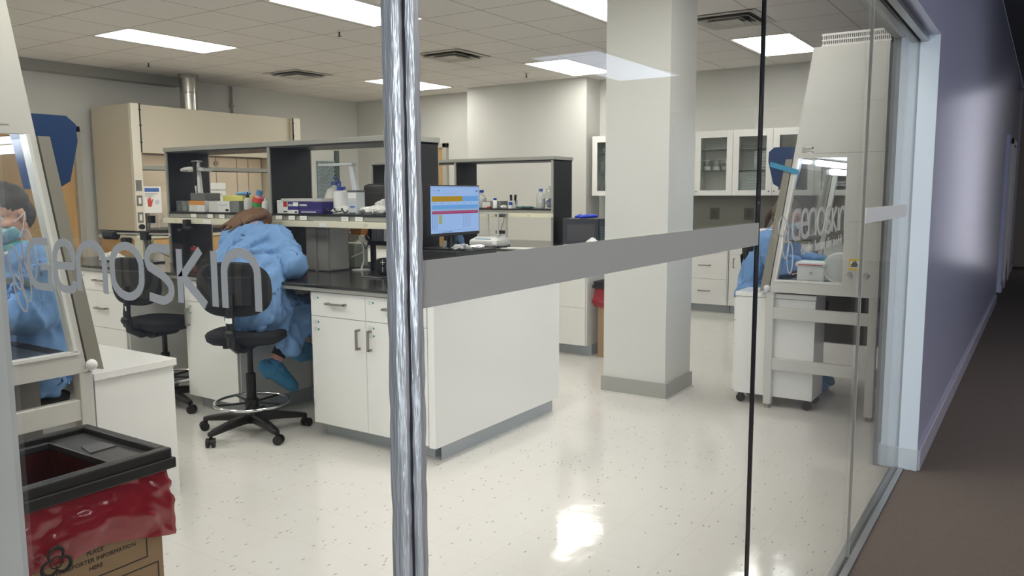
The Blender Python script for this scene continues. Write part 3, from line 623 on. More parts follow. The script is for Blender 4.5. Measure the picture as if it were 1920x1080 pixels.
base_unit('base_cabinet', 'white drawer cabinet on the far wall just right of the column', 2.63, 4.6, [('drawer',2.64,3.2,.74,.895,0),('drawer',2.64,3.2,.42,.74,0),('drawer',2.64,3.2,.1,.42,0),('drawer',3.2,3.9,.74,.895,0),('drawer',3.2,3.9,.1,.74,0),('drawer',3.9,4.59,.1,.895,0)], toe=False, xf=8.98, xb=9.58, ztop=.9)
base_unit('base_cabinet', 'white door cabinet on the far wall behind the right-hand worker', .5, 2.62, [('drawer',2.1,2.61,.74,.895,0),('door',2.1,2.61,.1,.74,2.55)]+[('door',.5+i*.53,.5+(i+1)*.53,.1,.895,.56+i*.53) for i in range(3)], toe=False, xf=8.98, xb=9.58, ztop=.9)
worktop('worktop', 'grey worktop along the far wall under the glass-door cupboards', 8.95, .5, 9.6, 4.62, .902)
t = thing('shade_sheet', 'grey sheet holding the shade on the far wall between cupboards and worktop', 'shade_sheet', (9.59,2.6,.945))
MB().box(9.582,.5,.945,9.597,4.6,1.445).build('board', mat('shade_grey', (150,148,138), .5), t)  # wall shade under the cupboards, put into a grey board
for y, lb in ((3.02,'grey socket plate on the far wall just right of the column'),(2.57,'grey socket plate on the far wall, nearer the glass seam')):
    t = thing('socket_plate', lb, 'socket', (9.58,y,1.22), 'splashback sockets')
    MB().box(9.575,y-.065,1.14,9.5815,y+.065,1.29,.002).build('plate', mat('plate_dark', (104,102,94), .4), t)
    MB().box(9.572,y-.03,1.165,9.575,y+.03,1.265,.001).build('insert', mat('plate_insert', (90,88,82), .4), t)

# ------------------------------------------------------------------ biological safety cabinets
def bsc(label, frame, W_, tape):
    # frame(u, v, z): u = out from the glass wall, v = away from the visible side, z = height
    t = thing('safety_cabinet', label, 'safety cabinet', frame(.35,.6,0), 'biological safety cabinets')
    def P(mb, poly, v0, v1): 
        a = [mb.bm.verts.new(frame(p[0],v0,p[1])) for p in poly]; c = [mb.bm.verts.new(frame(p[0],v1,p[1])) for p in poly]; n = len(poly)
        fs = [mb.bm.faces.new((a[i],a[(i+1)%n],c[(i+1)%n],c[i])) for i in range(n)]+[mb.bm.faces.new(a[::-1]), mb.bm.faces.new(c)]; mb._tag(fs); return mb
    def B(mb, u0, v0, z0, u1, v1, z1, bev=0): 
        A, C_ = frame(u0,v0,z0), frame(u1,v1,z1); return mb.box(A[0],A[1],A[2],C_[0],C_[1],C_[2],bev)
    def fr(z): return .685-.145*(z-.83)          # sloping front
    def wf(z): return .640-.145*(z-.905)      # window's sloping edge
    for v0, v1 in ((0,.045),(W_-.045,W_)):
        mb = MB()
        P(mb, [(0,.815),(.687,.815),(fr(.9),.9),(.0,.9)], v0, v1); P(mb, [(0,.9),(.222,.9),(.222,1.715),(0,1.715)], v0, v1)
        P(mb, [(wf(.9),.9),(fr(.9),.9),(fr(1.715),1.715),(wf(1.715),1.715)], v0, v1); P(mb, [(0,1.715),(fr(1.715),1.715),(fr(2.42),2.42),(0,2.42)], v0, v1)
        q = mb.build('side_panel', m_bsc, t)
        mb = MB(); P(mb, [(.225,.905),(wf(.905),.905),(wf(1.71),1.71),(.225,1.71)], (v0+v1)/2-.003, (v0+v1)/2+.003); mb.build('side_window', m_glass, q)
        if v0 == 0:
            mb = MB(); wd = .012
            P(mb, [(.222,.89),(.66,.89),(.66,.903),(.222,.903)], -.004, .0); P(mb, [(wf(.9)-.0,.9),(wf(.9)+.012,.9),(wf(1.715)+.012,1.715),(wf(1.715),1.715)], -.004, 0); mb.build('window_trim', m_whitem, q)
            mb = MB(); B(mb, 0,-.001,1.742,.47,0,1.746); B(mb, .115,-.001,.83,.118,0,2.4); B(mb, 0,-.001,1.3,.2,0,1.303); mb.build('panel_joint', mat('joint_line', (150,148,138), .5), q)
    mb = MB(); B(mb, 0,.045,.815,.69,W_-.045,.86); B(mb, 0,.045,1.73,fr(1.75)-.01,W_-.045,1.75); B(mb, .0,.045,2.40,.47,W_-.045,2.42); B(mb, 0,.045,.86,.03,W_-.045,2.4); P(mb, [(fr(1.73)-.03,1.73),(fr(1.73),1.73),(fr(2.42),2.42),(fr(2.42)-.03,2.42)], .045, W_-.045); mb.build('shell', m_bsc, t)
    mb = MB(); B(mb, .10,.05,.89,.18,W_-.05,1.72); mb.build('back_liner', mat('steel_liner', (170,170,168), .35, metal=.4), t)
    mb = MB(); B(mb, .18,.05,.875,.60,W_-.05,.889); 
    mb.build('work_tray', m_steel, t)
    mb = MB()
    for i in range(9): B(mb, .60+i*.009,.06,.87,.605+i*.009,W_-.06,.884)
    mb.build('front_grille', mat('grille_dark', (70,70,70), .4, metal=.6), t)
    # sash rail that runs down the sloping front, then the glass sash
    for v0, v1 in ((-.004,.05),(W_-.05,W_+.004)):
        mb = MB(); P(mb, [(fr(.83)+.006,.83),(fr(.83)+.065,.815),(fr(1.71)+.048,1.71),(fr(1.71)+.006,1.71)], v0, v1); mb.build('sash_rail', m_sash, t)
    mb = MB(); P(mb, [(fr(1.15)+.02,1.15),(fr(1.15)+.028,1.15),(fr(1.72)+.028,1.72),(fr(1.72)+.02,1.72)], .05, W_-.05); mb.build('sash_glass', m_glass, t)
    mb = MB(); P(mb, [(fr(1.13)+.012,1.13),(fr(1.13)+.04,1.13),(fr(1.155)+.04,1.155),(fr(1.155)+.012,1.155)], .05, W_-.05); mb.build('sash_handle', m_steel, t)
    for u_ in (.42,.33):
        mb = MB(); mb.cyl(frame(u_,.10,1.685-.06*(.42-u_)/.09), frame(u_,W_-.10,1.685-.06*(.42-u_)/.09), .02); mb.build('lamp_tube', m_tube, t, True)
    # blue control housing on the front
    mb = MB(); P(mb, [(.56,1.52),(.655,1.522),(.70,1.549),(.738,1.70),(.735,1.765),(.70,1.795),(.50,1.795),(.53,1.70)], .054, .12); mb.build('control_housing', m_blue, t)
    # exhaust filter box
    mb = MB(); B(mb, .0,.01,2.42,.40,W_-.01,2.497); mb.build('exhaust_box', mat('grille_back', (60,58,58), .6), t)
    mb = MB()
    for z0, z1 in ((2.42,2.431),(2.453,2.462),(2.486,2.499)): B(mb, -.006,.0,z0,.406,.01,z1)
    for i in range(36): B(mb, i*.0113,.002,2.42,i*.0113+.0052,.0105,2.498)
    mb.build('exhaust_grille', m_whitem, t)
    # stand
    for v0 in (.0, W_-.05):
        for u0, z1 in ((.655,.815),(.0,.815)):
            mb = MB(); B(mb, u0,v0,.03,u0+.052,v0+.05,z1,.003); q = mb.build('stand_leg', m_bsc, t)
            A = frame(u0+.026,v0+.025,0); MB().cyl(A, (A[0],A[1],.03), .017).build('levelling_foot', m_steel, q, True)
        for z in (.63,.275): mb = MB(); B(mb, .052,v0+.004,z,.655,v0+.046,z+.08,.002); mb.build('stand_rail', m_bsc, t)
    mb = MB(); B(mb, .01,.05,.60,.045,W_-.05,.68); B(mb, .01,.05,.2,.045,W_-.05,.28); mb.build('stand_rail', m_bsc, t)
    mb = MB(); B(mb, .055,(W_-.06 if tape else .30),.285,.65,(W_-.052 if tape else .308),.80); mb.build('shade_screen', mat('screen_shade', (104,102,96), .5), t)  # added sheet; its dark grey stands for shade beneath the cabinet
    mb = MB(); mb.ell(frame(.700,-.008,.842),(.022,.022,.022),3); mb.build('pivot_cap', m_plas, t, True)
    return t, P, B
fR = lambda u, v, z: (4.85+v, .27+u, z)
fL = lambda u, v, z: (.27+u, 2.47+v, z)
tR, PR, BR = bsc('cream safety cabinet at the right, beside the purple corridor wall', fR, 1.30, True)
tL, PL, BL = bsc('cream safety cabinet at the left edge, above the red-bagged bin', fL, 1.55, False)
# marks on the right cabinet only
mb = MB().prism([(.976,1.697),(.978,1.664),(.792,1.606),(.790,1.640)],0,4.838,4.841); mb.build('tape_strip', m_tape, tR)
q = MB().box(4.8485,.382,.99,4.8495,.452,1.065).build('hazard_sticker', mat('sticker_yellow', (226,196,60), .6), tR)
mb = MB().use(m_paper).box(4.8475,.390,1.003,4.8485,.444,1.052).use(m_ink).torus((4.847,.417,1.028),.013,.0025,'X',16,6)
for a in (90,210,330): mb.torus((4.847,.417+.013*math.cos(R(a)),1.028+.013*math.sin(R(a))),.009,.002,'X',14,6)
mb.build('hazard_print', m_paper, q)
for y in (.445,.345): MB().cyl((4.85,y,.962),(4.835,y,.962),.016).build('gas_cock', mat('cock_grey', (170,170,166), .4), tR, True)
q = MB().box(4.8485,.695,1.742,4.8495,.785,1.79).build('rating_plate', mat('plate_pale', (214,212,204), .5), tR)
mb = MB()
for i, (a, b2) in enumerate(((.775,.75),(.775,.70),(.775,.72),(.775,.705),(.775,.74))): mb.box(4.848,b2,1.782-i*.008,4.8485,a,1.785-i*.008)
mb.box(4.848,.70,1.775,4.8485,.712,1.786).box(4.848,.70,1.748,4.8485,.708,1.756).build('plate_print', m_ink, q)
# bucket, lid in the right cabinet
t = thing('plastic_bucket', 'white rectangular bucket with a red-striped rim inside the right safety cabinet', 'bucket', (5.01,.71,.89))
MB().box(4.93,.62,.89,5.10,.80,1.01,.012).build('body', m_plas, t); MB().box(4.922,.612,.995,5.108,.808,1.022,.006).build('rim', m_plas, t); MB().box(4.9205,.63,1.003,4.9225,.79,1.008).build('red_stripe', m_redcap, t)
mb = MB().torus((4.929,.705,.95),.007,.0015,'X',12,5); mb.build('emblem', m_ink, t)
t = thing('round_lid', 'round white lid leaning upright beside the bucket in the right safety cabinet', 'lid', (4.95,.545,.89))
MB().cyl((4.955,.53,.99),(4.965,.53,.992),.098,n=32).build('disc', m_plas, t, True); MB().torus((4.953,.53,.99),.098,.007,'X',36,8).build('rim', m_whitem, t, True)
t = thing('instrument_block', 'small grey metal block on the work tray in the left safety cabinet', 'block', fL(.33,.25,.89))
MB().box(.50,2.68,.889,.62,2.72,.97,.003).build('body', mat('block_grey', (120,116,106), .4), t); MB().box(.50,2.676,.97,.62,2.724,.974).build('top_edge', m_whitem, t)

# ------------------------------------------------------------------ low white cabinet, rolling cabinet
t = thing('low_cabinet', 'low white cabinet beside the left safety cabinet, behind the red-bagged bin', 'cabinet', (1.43,3.4,0))
MB().box(1.235,2.935,.0,1.63,3.95,.664,.001).build('body', m_white, t); MB().box(1.225,2.92,.666,1.64,3.96,.70,.002).build('top_slab', m_white, t)
t = thing('rolling_cabinet', 'white rolling cabinet parked under the right safety cabinet', 'cabinet', (5.06,.93,0))
MB().box(4.90,.66,.075,5.20,1.20,.765,.002).build('body', m_white, t); MB().box(4.895,.655,.768,5.205,1.205,.80,.003).build('top', m_white, t)
for z0, z1 in ((.09,.42),(.425,.59),(.595,.755)):
    q = MB().box(4.91,1.20,z0,5.19,1.215,z1,.001).build('drawer', m_white, t); MB().box(4.98,1.215,z1-.03,5.12,1.23,z1-.02).build('handle', m_hand, q)
for x, y in ((4.94,.70),(5.16,.70),(4.94,1.16),(5.16,1.16)):
    MB().cyl((x-.012,y,.03),(x+.012,y,.03),.03,n=18).box(x-.016,y-.016,.035,x+.016,y+.016,.075).build('caster', m_blackp, t, True)

# ------------------------------------------------------------------ drafting chairs
def chair(label, cx, cy, face, seat_z, legrot, ring_z=.2):
    t = thing('drafting_chair', label, 'chair', (cx,cy,0), 'black drafting chairs')
    f = R(face); F = V((math.cos(f), math.sin(f), 0)); Sd = V((-F.y, F.x, 0))
    def W(a, b2, z): return V((cx,cy,0)) + F*a + Sd*b2 + V((0,0,z))
    for k in range(5):
        a = R(legrot+72*k); d = V((math.cos(a), math.sin(a), 0)); q = V((-d.y, d.x, 0)); c0 = V((cx,cy,0))
        sec = []
        for rr, zc, hw, hh in ((.03,.105,.032,.026),(.16,.10,.028,.022),(.30,.082,.022,.015),(.335,.075,.016,.012)):
            p = c0+d*rr; sec.append([p+q*hw+V((0,0,zc-hh)), p+q*hw+V((0,0,zc+hh*.6)), p+q*hw*.6+V((0,0,zc+hh)), p-q*hw*.6+V((0,0,zc+hh)), p-q*hw+V((0,0,zc+hh*.6)), p-q*hw+V((0,0,zc-hh))])
        lg = MB().loft(sec).build('base_arm', m_blackp, t)
        p = c0+d*.325; e = V((math.cos(a+.7), math.sin(a+.7), 0)); n = V((-e.y, e.x, 0)); p2 = p+e*.012
        MB().cyl(p2+n*.008+V((0,0,.028)), p2+n*.026+V((0,0,.028)), .028, n=18).cyl(p2-n*.008+V((0,0,.028)), p2-n*.026+V((0,0,.028)), .028, n=18).cyl(p+V((0,0,.04)), p+V((0,0,.075)), .01, n=8).cyl(p2-n*.01+V((0,0,.03)), p2+n*.01+V((0,0,.03)), .018, n=12).build('caster', m_blackp, lg, True)
    MB().lathe((cx,cy,.07),[(.045,0),(.05,.06),(.034,.075)],18).build('hub', m_blackp, t, True)
    MB().lathe((cx,cy,.14),[(.03,0),(.03,.24),(.026,.245)],18).build('column_sleeve', m_blackp, t, True)
    MB().cyl((cx,cy,.38),(cx,cy,seat_z-.05),.018).build('gas_lift', m_blackp if seat_z > .62 else m_steel, t, True)
    rg = MB().torus((cx,cy,ring_z),.225,.010,'Z',48,10).build('foot_ring', m_chrome, t, True)
    mb = MB(); mb.lathe((cx,cy,ring_z-.03),[(.042,0),(.042,.05)],16)
    for k in range(5):
        a = R(legrot+36+72*k); mb.cyl((cx,cy,ring_z-.005), (cx+.222*math.cos(a), cy+.222*math.sin(a), ring_z-.004), .007, n=8)
    mb.build('ring_spoke', m_blackp, rg, True)
    # seat pad: rounded slab
    sec = []
    for z, k in ((seat_z-.075,.86),(seat_z-.055,.97),(seat_z-.02,1.0),(seat_z-.005,.95),(seat_z,.85)):
        row = []
        for i in range(32):
            a = 2*math.pi*i/32; x = math.copysign(abs(math.cos(a))**.55, math.cos(a))*.22*k; y = math.copysign(abs(math.sin(a))**.55, math.sin(a))*.235*k
            row.append(W(x, y, z - (.02*(x/.22)**3 if x > 0 else 0)))
        sec.append(row)
    MB().loft(sec).build('seat', m_fabric, t, True)
    MB().tube([W(-.12,.0,seat_z-.085),W(.10,0,seat_z-.085)],.05,10).build('tilt_mechanism', m_blackp, t, True)
    MB().tube([W(-.02,.03,seat_z-.10),W(-.03,.11,seat_z-.105)],.007).cyl(W(-.03,.10,seat_z-.105),W(-.035,.15,seat_z-.107),.016).build('height_lever', m_blackp, t, True)
    # back bar and backrest
    MB().tube([W(-.08,0,seat_z-.085),W(-.20,0,seat_z-.09),W(-.285,0,seat_z-.05),W(-.305,0,seat_z+.06),W(-.29,0,seat_z+.25)],[.03,.03,.028,.024,.02],10).build('back_bar', m_blackp, t, True)
    MB().box(*(W(-.325,-.022,seat_z+.085)),*(W(-.318,.022,seat_z+.115))).build('label_tag', m_paper, t)
    MB().ell(W(-.32,0,seat_z+.02),(.03,.03,.03),2).build('tension_knob', m_blackp, t, True)
    sec = []
    for th, k in ((-.028,.80),(-.02,.95),(0,1.0),(.015,.96),(.026,.82)):
        row = []
        for i in range(36):
            a = 2*math.pi*i/36; y = math.copysign(abs(math.cos(a))**.7, math.cos(a))*.225*k; z = math.copysign(abs(math.sin(a))**.7, math.sin(a))*.165*k
            row.append(W(-.255+th+.9*y*y-.10*(z), y, seat_z+.275+z))
        sec.append(row)
    MB().loft(sec).build('backrest', m_fabric, t, True)
    MB().loft([[W(-.29+.9*(yy*yy)-.10*zz, yy, seat_z+.275+zz) for yy, zz in ((-.12,-.10),(.12,-.10),(.13,.08),(-.13,.08))],[W(-.30+.9*(yy*yy)-.10*zz, yy, seat_z+.275+zz) for yy, zz in ((-.11,-.09),(.11,-.09),(.12,.07),(-.12,.07))]]).build('back_shell', m_blackp, t)
    return t
CH = chair('black drafting chair with a chrome foot ring that the seated worker uses', 2.53, 3.50, 32, .665, 40)
chair('empty black drafting chair pushed to the far knee space of the island', 2.64, 4.56, 10, .64, 190, .21)

# ------------------------------------------------------------------ red bag bins
def bin_(label, dx=0, dy=0, first=True):
    x0, x1, y0, y1, zt = .30, .772, 1.69, 2.16, .70
    t = thing('biohazard_bin', label, 'bin', (.53,1.92,0), 'cardboard bins with red bags')
    bx = MB().box(x0+.02,y0+.02,0,x1-.02,y0+.027,.63).box(x0+.02,y1-.027,0,x1-.02,y1-.02,.63).box(x0+.02,y0+.027,0,x0+.027,y1-.027,.63).box(x1-.027,y0+.027,0,x1-.02,y1-.027,.63).box(x0+.025,y0+.025,0,x1-.025,y1-.025,.01).build('carton', m_card, t)
    mb = MB().use(m_ink)
    yf = y0+.02-.0012
    mb.text('PLACE', .0185, (.535,yf,.436), (1,0,0), (0,0,1), align='CENTER').text('TRANSPORTER INFORMATION', .0185, (.535,yf,.412), (1,0,0), (0,0,1), align='CENTER').text('HERE', .0185, (.535,yf,.388), (1,0,0), (0,0,1), align='CENTER')
    for a in ((.42,.36,.70,.363),(.697,.36,.70,.47),(.42,.33,.735,.333),(.732,.2,.735,.333)): mb.box(a[0],yf-.0004,a[1],a[2],yf+.0006,a[3])
    mb.build('print', m_ink, bx)
    # lid: rim, sunken tray, opening and two finger dents
    mb = MB()
    for a in ((x0-.012,y0-.012,x1+.012,y0+.022),(x0-.012,y1-.022,x1+.012,y1+.012),(x0-.012,y0+.022,x0+.022,y1-.022),(x1-.022,y0+.022,x1+.012,y1-.022)): mb.box(a[0],a[1],zt-.058,a[2],a[3],zt,.006)
    for a in ((x0-.02,y0-.02,x1+.02,y0-.004),(x0-.02,y1+.004,x1+.02,y1+.02),(x0-.02,y0-.004,x0-.004,y1+.004),(x1+.004,y0-.004,x1+.02,y1+.004)): mb.box(a[0],a[1],zt-.066,a[2],a[3],zt-.032,.004)
    lid = mb.build('lid_rim', m_blackp, t)
    mb = MB(); z = zt-.02
    for a in ((x0+.02,y0+.02,x1-.13,y0+.05),(x0+.02,y1-.06,x1-.13,y1-.02),(x0+.02,y0+.05,x0+.05,y1-.06),(x1-.15,y0+.02,x1-.02,y1-.02)): mb.box(a[0],a[1],z-.012,a[2],a[3],z,.003)
    for a in ((x0+.05,y0+.05,x1-.15,y0+.06),(x0+.05,y1-.07,x1-.15,y1-.06),(x0+.05,y0+.05,x0+.06,y1-.06),(x1-.16,y0+.05,x1-.15,y1-.06)): mb.box(a[0],a[1],z-.012,a[2],a[3],z+.008,.002)
    mb.build('lid_tray', mat('lid_grey', (52,52,54), .35), lid)
    mb = MB(); cx, cy = x1-.085, y0+.24
    mb.prism([(cx-.05,cy-.04),(cx-.03,cy+.05),(cx+.035,cy+.045),(cx+.04,cy-.035)],2,z-.001,z+.004); mb.build('finger_dent', mat('lid_dent', (74,74,80), .3), lid)
    # red bag: a crumpled skirt hanging over the carton, plus the liner inside
    rr = random.Random(11); rows = []; n = 160
    per = []
    def pt(s, off):
        a = (x0-off,y0-off), (x1+off,y0-off), (x1+off,y1+off), (x0-off,y1+off)
        k = int(s*4)%4; f = s*4-int(s*4); p, q = V(a[k]), V(a[(k+1)%4]); return p+(q-p)*f
    for j in range(19):
        g = j/18; z = zt-.06-g*.185; row = []
        for i in range(n):
            s = i/n; off = -.006+.010*g + .010*math.sin(g*2.6)
            w1 = NZ.noise(V((s*16+g*2.5, g*3-s*4, 1.3)))*.020*(.35+.65*g) + abs(NZ.noise(V((s*30-g*4, g*4+s*9, 7))))*.014
            p = pt(s, off+w1); zz = z + .03*(g)*NZ.noise(V((s*6, 3.1, 0))) - (.03*g*max(0,1-abs(((s-.25+.5)%1)-.5)*9))
            row.append((p.x,p.y,zz))
        rows.append(row)
    mb = MB(); vs = [[mb.bm.verts.new(p) for p in r] for r in rows]; fs = []
    for A, Bq in zip(vs, vs[1:]): fs += [mb.bm.faces.new((A[k],A[(k+1)%n],Bq[(k+1)%n],Bq[k])) for k in range(n)]
    mb._tag(fs); bag = mb.build('bag_skirt', m_red, t)
    for p in bag.data.polygons: p.use_smooth = True
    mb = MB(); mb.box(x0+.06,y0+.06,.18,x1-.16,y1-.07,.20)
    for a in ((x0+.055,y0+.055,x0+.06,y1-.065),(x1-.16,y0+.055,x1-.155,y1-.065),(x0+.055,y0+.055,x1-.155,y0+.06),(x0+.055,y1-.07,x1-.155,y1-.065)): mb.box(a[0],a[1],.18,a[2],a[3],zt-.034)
    mb.build('bag_liner', mat('red_liner_shade', (64,10,16), .35, bump=.5, bscale=12), t)  # bag red darkened for the shade inside the bin
    mb = MB().use(m_ink); c = V((.395, y0-.038, .478))
    for a in (90,210,330):
        q = c+V((.022*math.cos(R(a)),0,.022*math.sin(R(a)))); pts = [q+V((.021*math.cos(R(a-150+300*k/14+0)),0,.021*math.sin(R(a-150+300*k/14)))) for k in range(15)]
        mb.tube(pts,[.0015+.0045*math.sin(math.pi*k/14) for k in range(15)],6)
    mb.torus(c,.017,.002,'Y',20,6); mb.build('biohazard_mark', mat('mark_dark_red', (58,20,24), .5), bag)
    return t
B1 = bin_('cardboard bin with a red bag and black lid frame in the near left corner')
B2 = dup(B1, (5.47,.615,0), label='cardboard bin with a red bag half hidden behind the square column'); B2.rotation_euler.z = 0
# ------------------------------------------------------------------ things on the island shelf (board top SH)
def simple_box(name, label, cat, x0, y0, z0, x1, y1, z1, m, group=None, bev=.002, bands=()):
    t = thing(name, label, cat, ((x0+x1)/2,(y0+y1)/2,z0), group)
    MB().box(x0,y0,z0,x1,y1,z1,bev).build('body', m, t)
    for nm, mm, a, b2, c, d in bands:            # bands on the face looking along -X: fractions of width and height
        MB().box(x0-.001,y1-(y1-y0)*b2,z0+(z1-z0)*c,x0+.001,y1-(y1-y0)*a,z0+(z1-z0)*d).build(nm, mm, t)
    return t
def tip_tray(y0, y1, h, label):
    t = thing('clear_storage_bin', label, 'storage bin', (3.3,(y0+y1)/2,SH), 'clear bins at the shelf end')
    MB().box(3.19,y0,SH,3.42,y0+.004,SH+h).box(3.19,y1-.004,SH,3.42,y1,SH+h).box(3.19,y0,SH,3.194,y1,SH+h).box(3.416,y0,SH,3.42,y1,SH+h).box(3.19,y0,SH,3.42,y1,SH+.004).build('body', m_clear, t)
    MB().box(3.2,y0+.01,SH+.005,3.41,y1-.01,SH+h*.55,.004).build('contents', m_dim, t); return t
tip_tray(5.02, 5.10, .08, 'clear plastic bin at the far left end of the shelf, rightmost of three')
tip_tray(5.105, 5.155, .085, 'narrow clear plastic bin between its two neighbours at the far shelf end')
k_ = tip_tray(4.93, 5.01, .085, 'clear plastic bin standing against the pipette stand')
t = thing('pipette_stand', 'grey pipette stand with curved arms at the far end of the shelf', 'pipette stand', (3.27,4.90,SH))
MB().box(3.20,4.80,SH+.085,3.34,4.985,SH+.145,.006).build('base', mat('stand_grey', (104,104,104), .5), t)
MB().loft([[(3.262,4.935,SH+.14),(3.285,4.935,SH+.14),(3.285,4.975,SH+.14),(3.262,4.975,SH+.14)],[(3.265,4.955,SH+.40),(3.28,4.955,SH+.40),(3.28,4.975,SH+.40),(3.265,4.975,SH+.40)]]).build('pole', m_plas, t)
mb = MB().box(3.25,4.945,SH+.385,3.30,5.02,SH+.397,.003)
mb.tube([(3.20,4.97,SH+.335),(3.20,5.05,SH+.33),(3.23,5.12,SH+.325),(3.29,5.13,SH+.325),(3.34,5.05,SH+.33)],.014).tube([(3.20,4.97,SH+.335),(3.20,4.90,SH+.33),(3.23,4.85,SH+.325),(3.30,4.84,SH+.325)],.014).box(3.20,4.93,SH+.315,3.30,5.0,SH+.345,.006)
mb.build('arm_holder', m_plas, t, True)
p_ = thing('pipette', 'dark pipette hanging from the stand on the shelf', 'pipette', (3.19,4.88,SH+.2))
MB().cyl((3.18,4.88,SH+.20),(3.18,4.885,SH+.37),.012).cyl((3.18,4.88,SH+.37),(3.18,4.88,SH+.385),.018).build('body', m_blackp, p_, True); MB().cyl((3.18,4.88,SH+.2),(3.18,4.878,SH+.14),.008,.003).build('tip_cone', m_plas, p_, True)
simple_box('carton_box', 'orange and white carton carrying the pipette stand on the shelf', 'box', 3.19,4.80,SH,3.35,4.99,SH+.085,m_plas,bands=[('orange_band',m_orange,0,1,.62,1),('side_label',m_hdpe,.0,.5,.05,.6)])
simple_box('glove_box', 'yellow-lidded box at the back of the shelf behind the white cartons', 'box', 3.36,4.56,SH,3.50,4.80,SH+.125,m_yel)
simple_box('carton_box', 'cream carton with a sloping lid left of the barcoded white carton', 'box', 3.20,4.66,SH,3.33,4.76,SH+.08,m_hdpe)
simple_box('carton_box', 'white carton with a small barcode on the shelf above the seated worker', 'box', 3.19,4.50,SH,3.32,4.645,SH+.082,m_plas,bands=[('barcode',m_ink,.68,.92,.1,.3),('print',m_lab,.1,.8,.6,.7)])
t = thing('folded_glove', 'crumpled light blue glove on the yellow-lidded box', 'glove', (3.4,4.6,SH+.125)); 
o = MB().ell((3.41,4.62,SH+.137),(.05,.06,.014),3).ell((3.40,4.57,SH+.14),(.03,.05,.016),3).build('crumple', mat('glove_blue', (104,170,220), .5), t, True)
simple_box('clear_storage_bin', 'clear dim bin right of the barcoded white carton', 'storage bin', 3.19,4.39,SH,3.33,4.49,SH+.085,m_dim)
def spray(y, x, h, label, body, head, col2=None):
    t = thing('squeeze_bottle', label, 'bottle', (x,y,SH))
    MB().lathe((x,y,SH),[(.028,0),(.03,.006),(.03,h*.55),(.022,h*.68),(.011,h*.74)],16).build('body', body, t, True)
    MB().lathe((x,y,SH+h*.72),[(.013,0),(.013,h*.12),(.006,h*.14),(.004,h*.28)],12).build('nozzle', head, t, True); return t
spray(4.35, 3.24, .15, 'clear dropper bottle with a dark tip left of the rainbow-capped tubes', m_hdpe, m_blackp)
t = thing('tube_rack', 'leaning stack of red, green and blue tube caps on the shelf', 'tubes', (3.25,4.22,SH))
a0 = V((3.24,4.25,SH+.02)); d0 = V((0,-.035,.125))
for nm, f0, f1, r_, mm in (('base_ring',0,.22,.026,m_yel),('green_ring',.22,.47,.042,mat('cap_green',(70,160,80),.5)),('red_ring',.47,.72,.045,mat('cap_red',(216,70,66),.5)),('pink_ring',.72,.86,.034,mat('cap_pink',(236,170,170),.5)),('blue_ring',.86,1.12,.024,mat('cap_blue',(96,160,210),.5))):
    MB().cyl(a0+d0*f0,a0+d0*f1,r_,r_*.92,16).build(nm, mm, t, True)
spray(4.15, 3.24, .12, 'white squeeze bottle beside the middle upright', m_plas, m_plas)
simple_box('carton_box', 'white carton with red square mark right of the middle upright', 'box', 3.17,3.945,SH+.0,3.30,4.06-.105,SH+.088,m_plas) if False else None
simple_box('carton_box', 'white carton with a red mark just right of the middle shelf upright', 'box', 3.17,3.84,SH,3.32,3.95,SH+.092,m_plas,bands=[('red_mark',m_redcap,.62,.95,.5,.9),('print',m_lab,.05,.5,.8,.85),('barcode',m_ink,.6,.95,.08,.18)])
simple_box('glove_box', 'purple and white glove carton, left one of the pair on the shelf', 'box', 3.16,3.72,SH,3.30,3.825,SH+.082,m_purple,bands=[('white_patch',m_paper,.5,1,.62,.95),('white_foot',m_paper,0,1,0,.3),('barcode',m_ink,.65,.9,.06,.2),('print',m_lab,.05,.45,.62,.8)])
simple_box('glove_box', 'long purple glove carton, right one of the pair on the shelf', 'box', 3.16,3.49,SH,3.30,3.715,SH+.08,mat('purple_dark',(44,36,110),.5),bands=[('print',m_lab,.04,.36,.66,.82),('print_line',mat('lilac',(130,120,190),.5),.04,.9,.3,.33),('foot_print',m_lab,.1,.75,.1,.2)])
t = thing('flat_carton', 'flat pale carton lid lying across the purple glove cartons', 'carton', (3.25,3.7,SH+.083)); MB().box(3.17,3.52,SH+.083,3.34,3.90,SH+.104,.002,rot=.06).build('lid', mat('pale_card',(196,194,190),.6), t)
t = thing('carboy', 'clear round carboy with a blue handle cap behind the glove cartons', 'carboy', (3.42,3.60,SH))
MB().lathe((3.42,3.62,SH),[(.075,0),(.08,.01),(.08,.12),(.06,.165),(.025,.185),(.025,.20)],20).build('body', m_hdpe, t, True)
MB().lathe((3.42,3.62,SH+.195),[(.03,0),(.03,.025)],16).tube([(3.42,3.60,SH+.20),(3.40,3.55,SH+.17),(3.40,3.51,SH+.175)],.012).build('handle_cap', mat('slate_blue',(70,90,140),.5), t, True)
t = thing('wash_bottle', 'white wash bottle with a blue cap and bent blue straw', 'bottle', (3.27,3.42,SH))
MB().lathe((3.27,3.42,SH),[(.047,0),(.05,.006),(.05,.13),(.045,.15),(.02,.158),(.02,.165)],20).build('body', m_plas, t, True)
MB().lathe((3.27,3.42,SH+.158),[(.023,0),(.023,.022)],16).build('cap', m_bluecap, t, True)
MB().tube([(3.27,3.42,SH+.178),(3.27,3.42,SH+.215),(3.265,3.435,SH+.235),(3.25,3.465,SH+.243)],.005).build('straw', m_bluecap, t, True)
t = thing('desk_lamp', 'slim grey desk lamp with a long flat head on the shelf', 'lamp', (3.22,3.235,SH))
MB().box(3.19,3.195,SH,3.27,3.275,SH+.15,.004).build('stand', mat('lamp_silver',(196,202,206),.4), t); MB().box(3.189,3.194,SH+.145,3.271,3.276,SH+.158).box(3.189,3.205,SH,3.19,3.265,SH+.012).build('stand_cap', mat('lamp_dark',(84,88,90),.4), t)
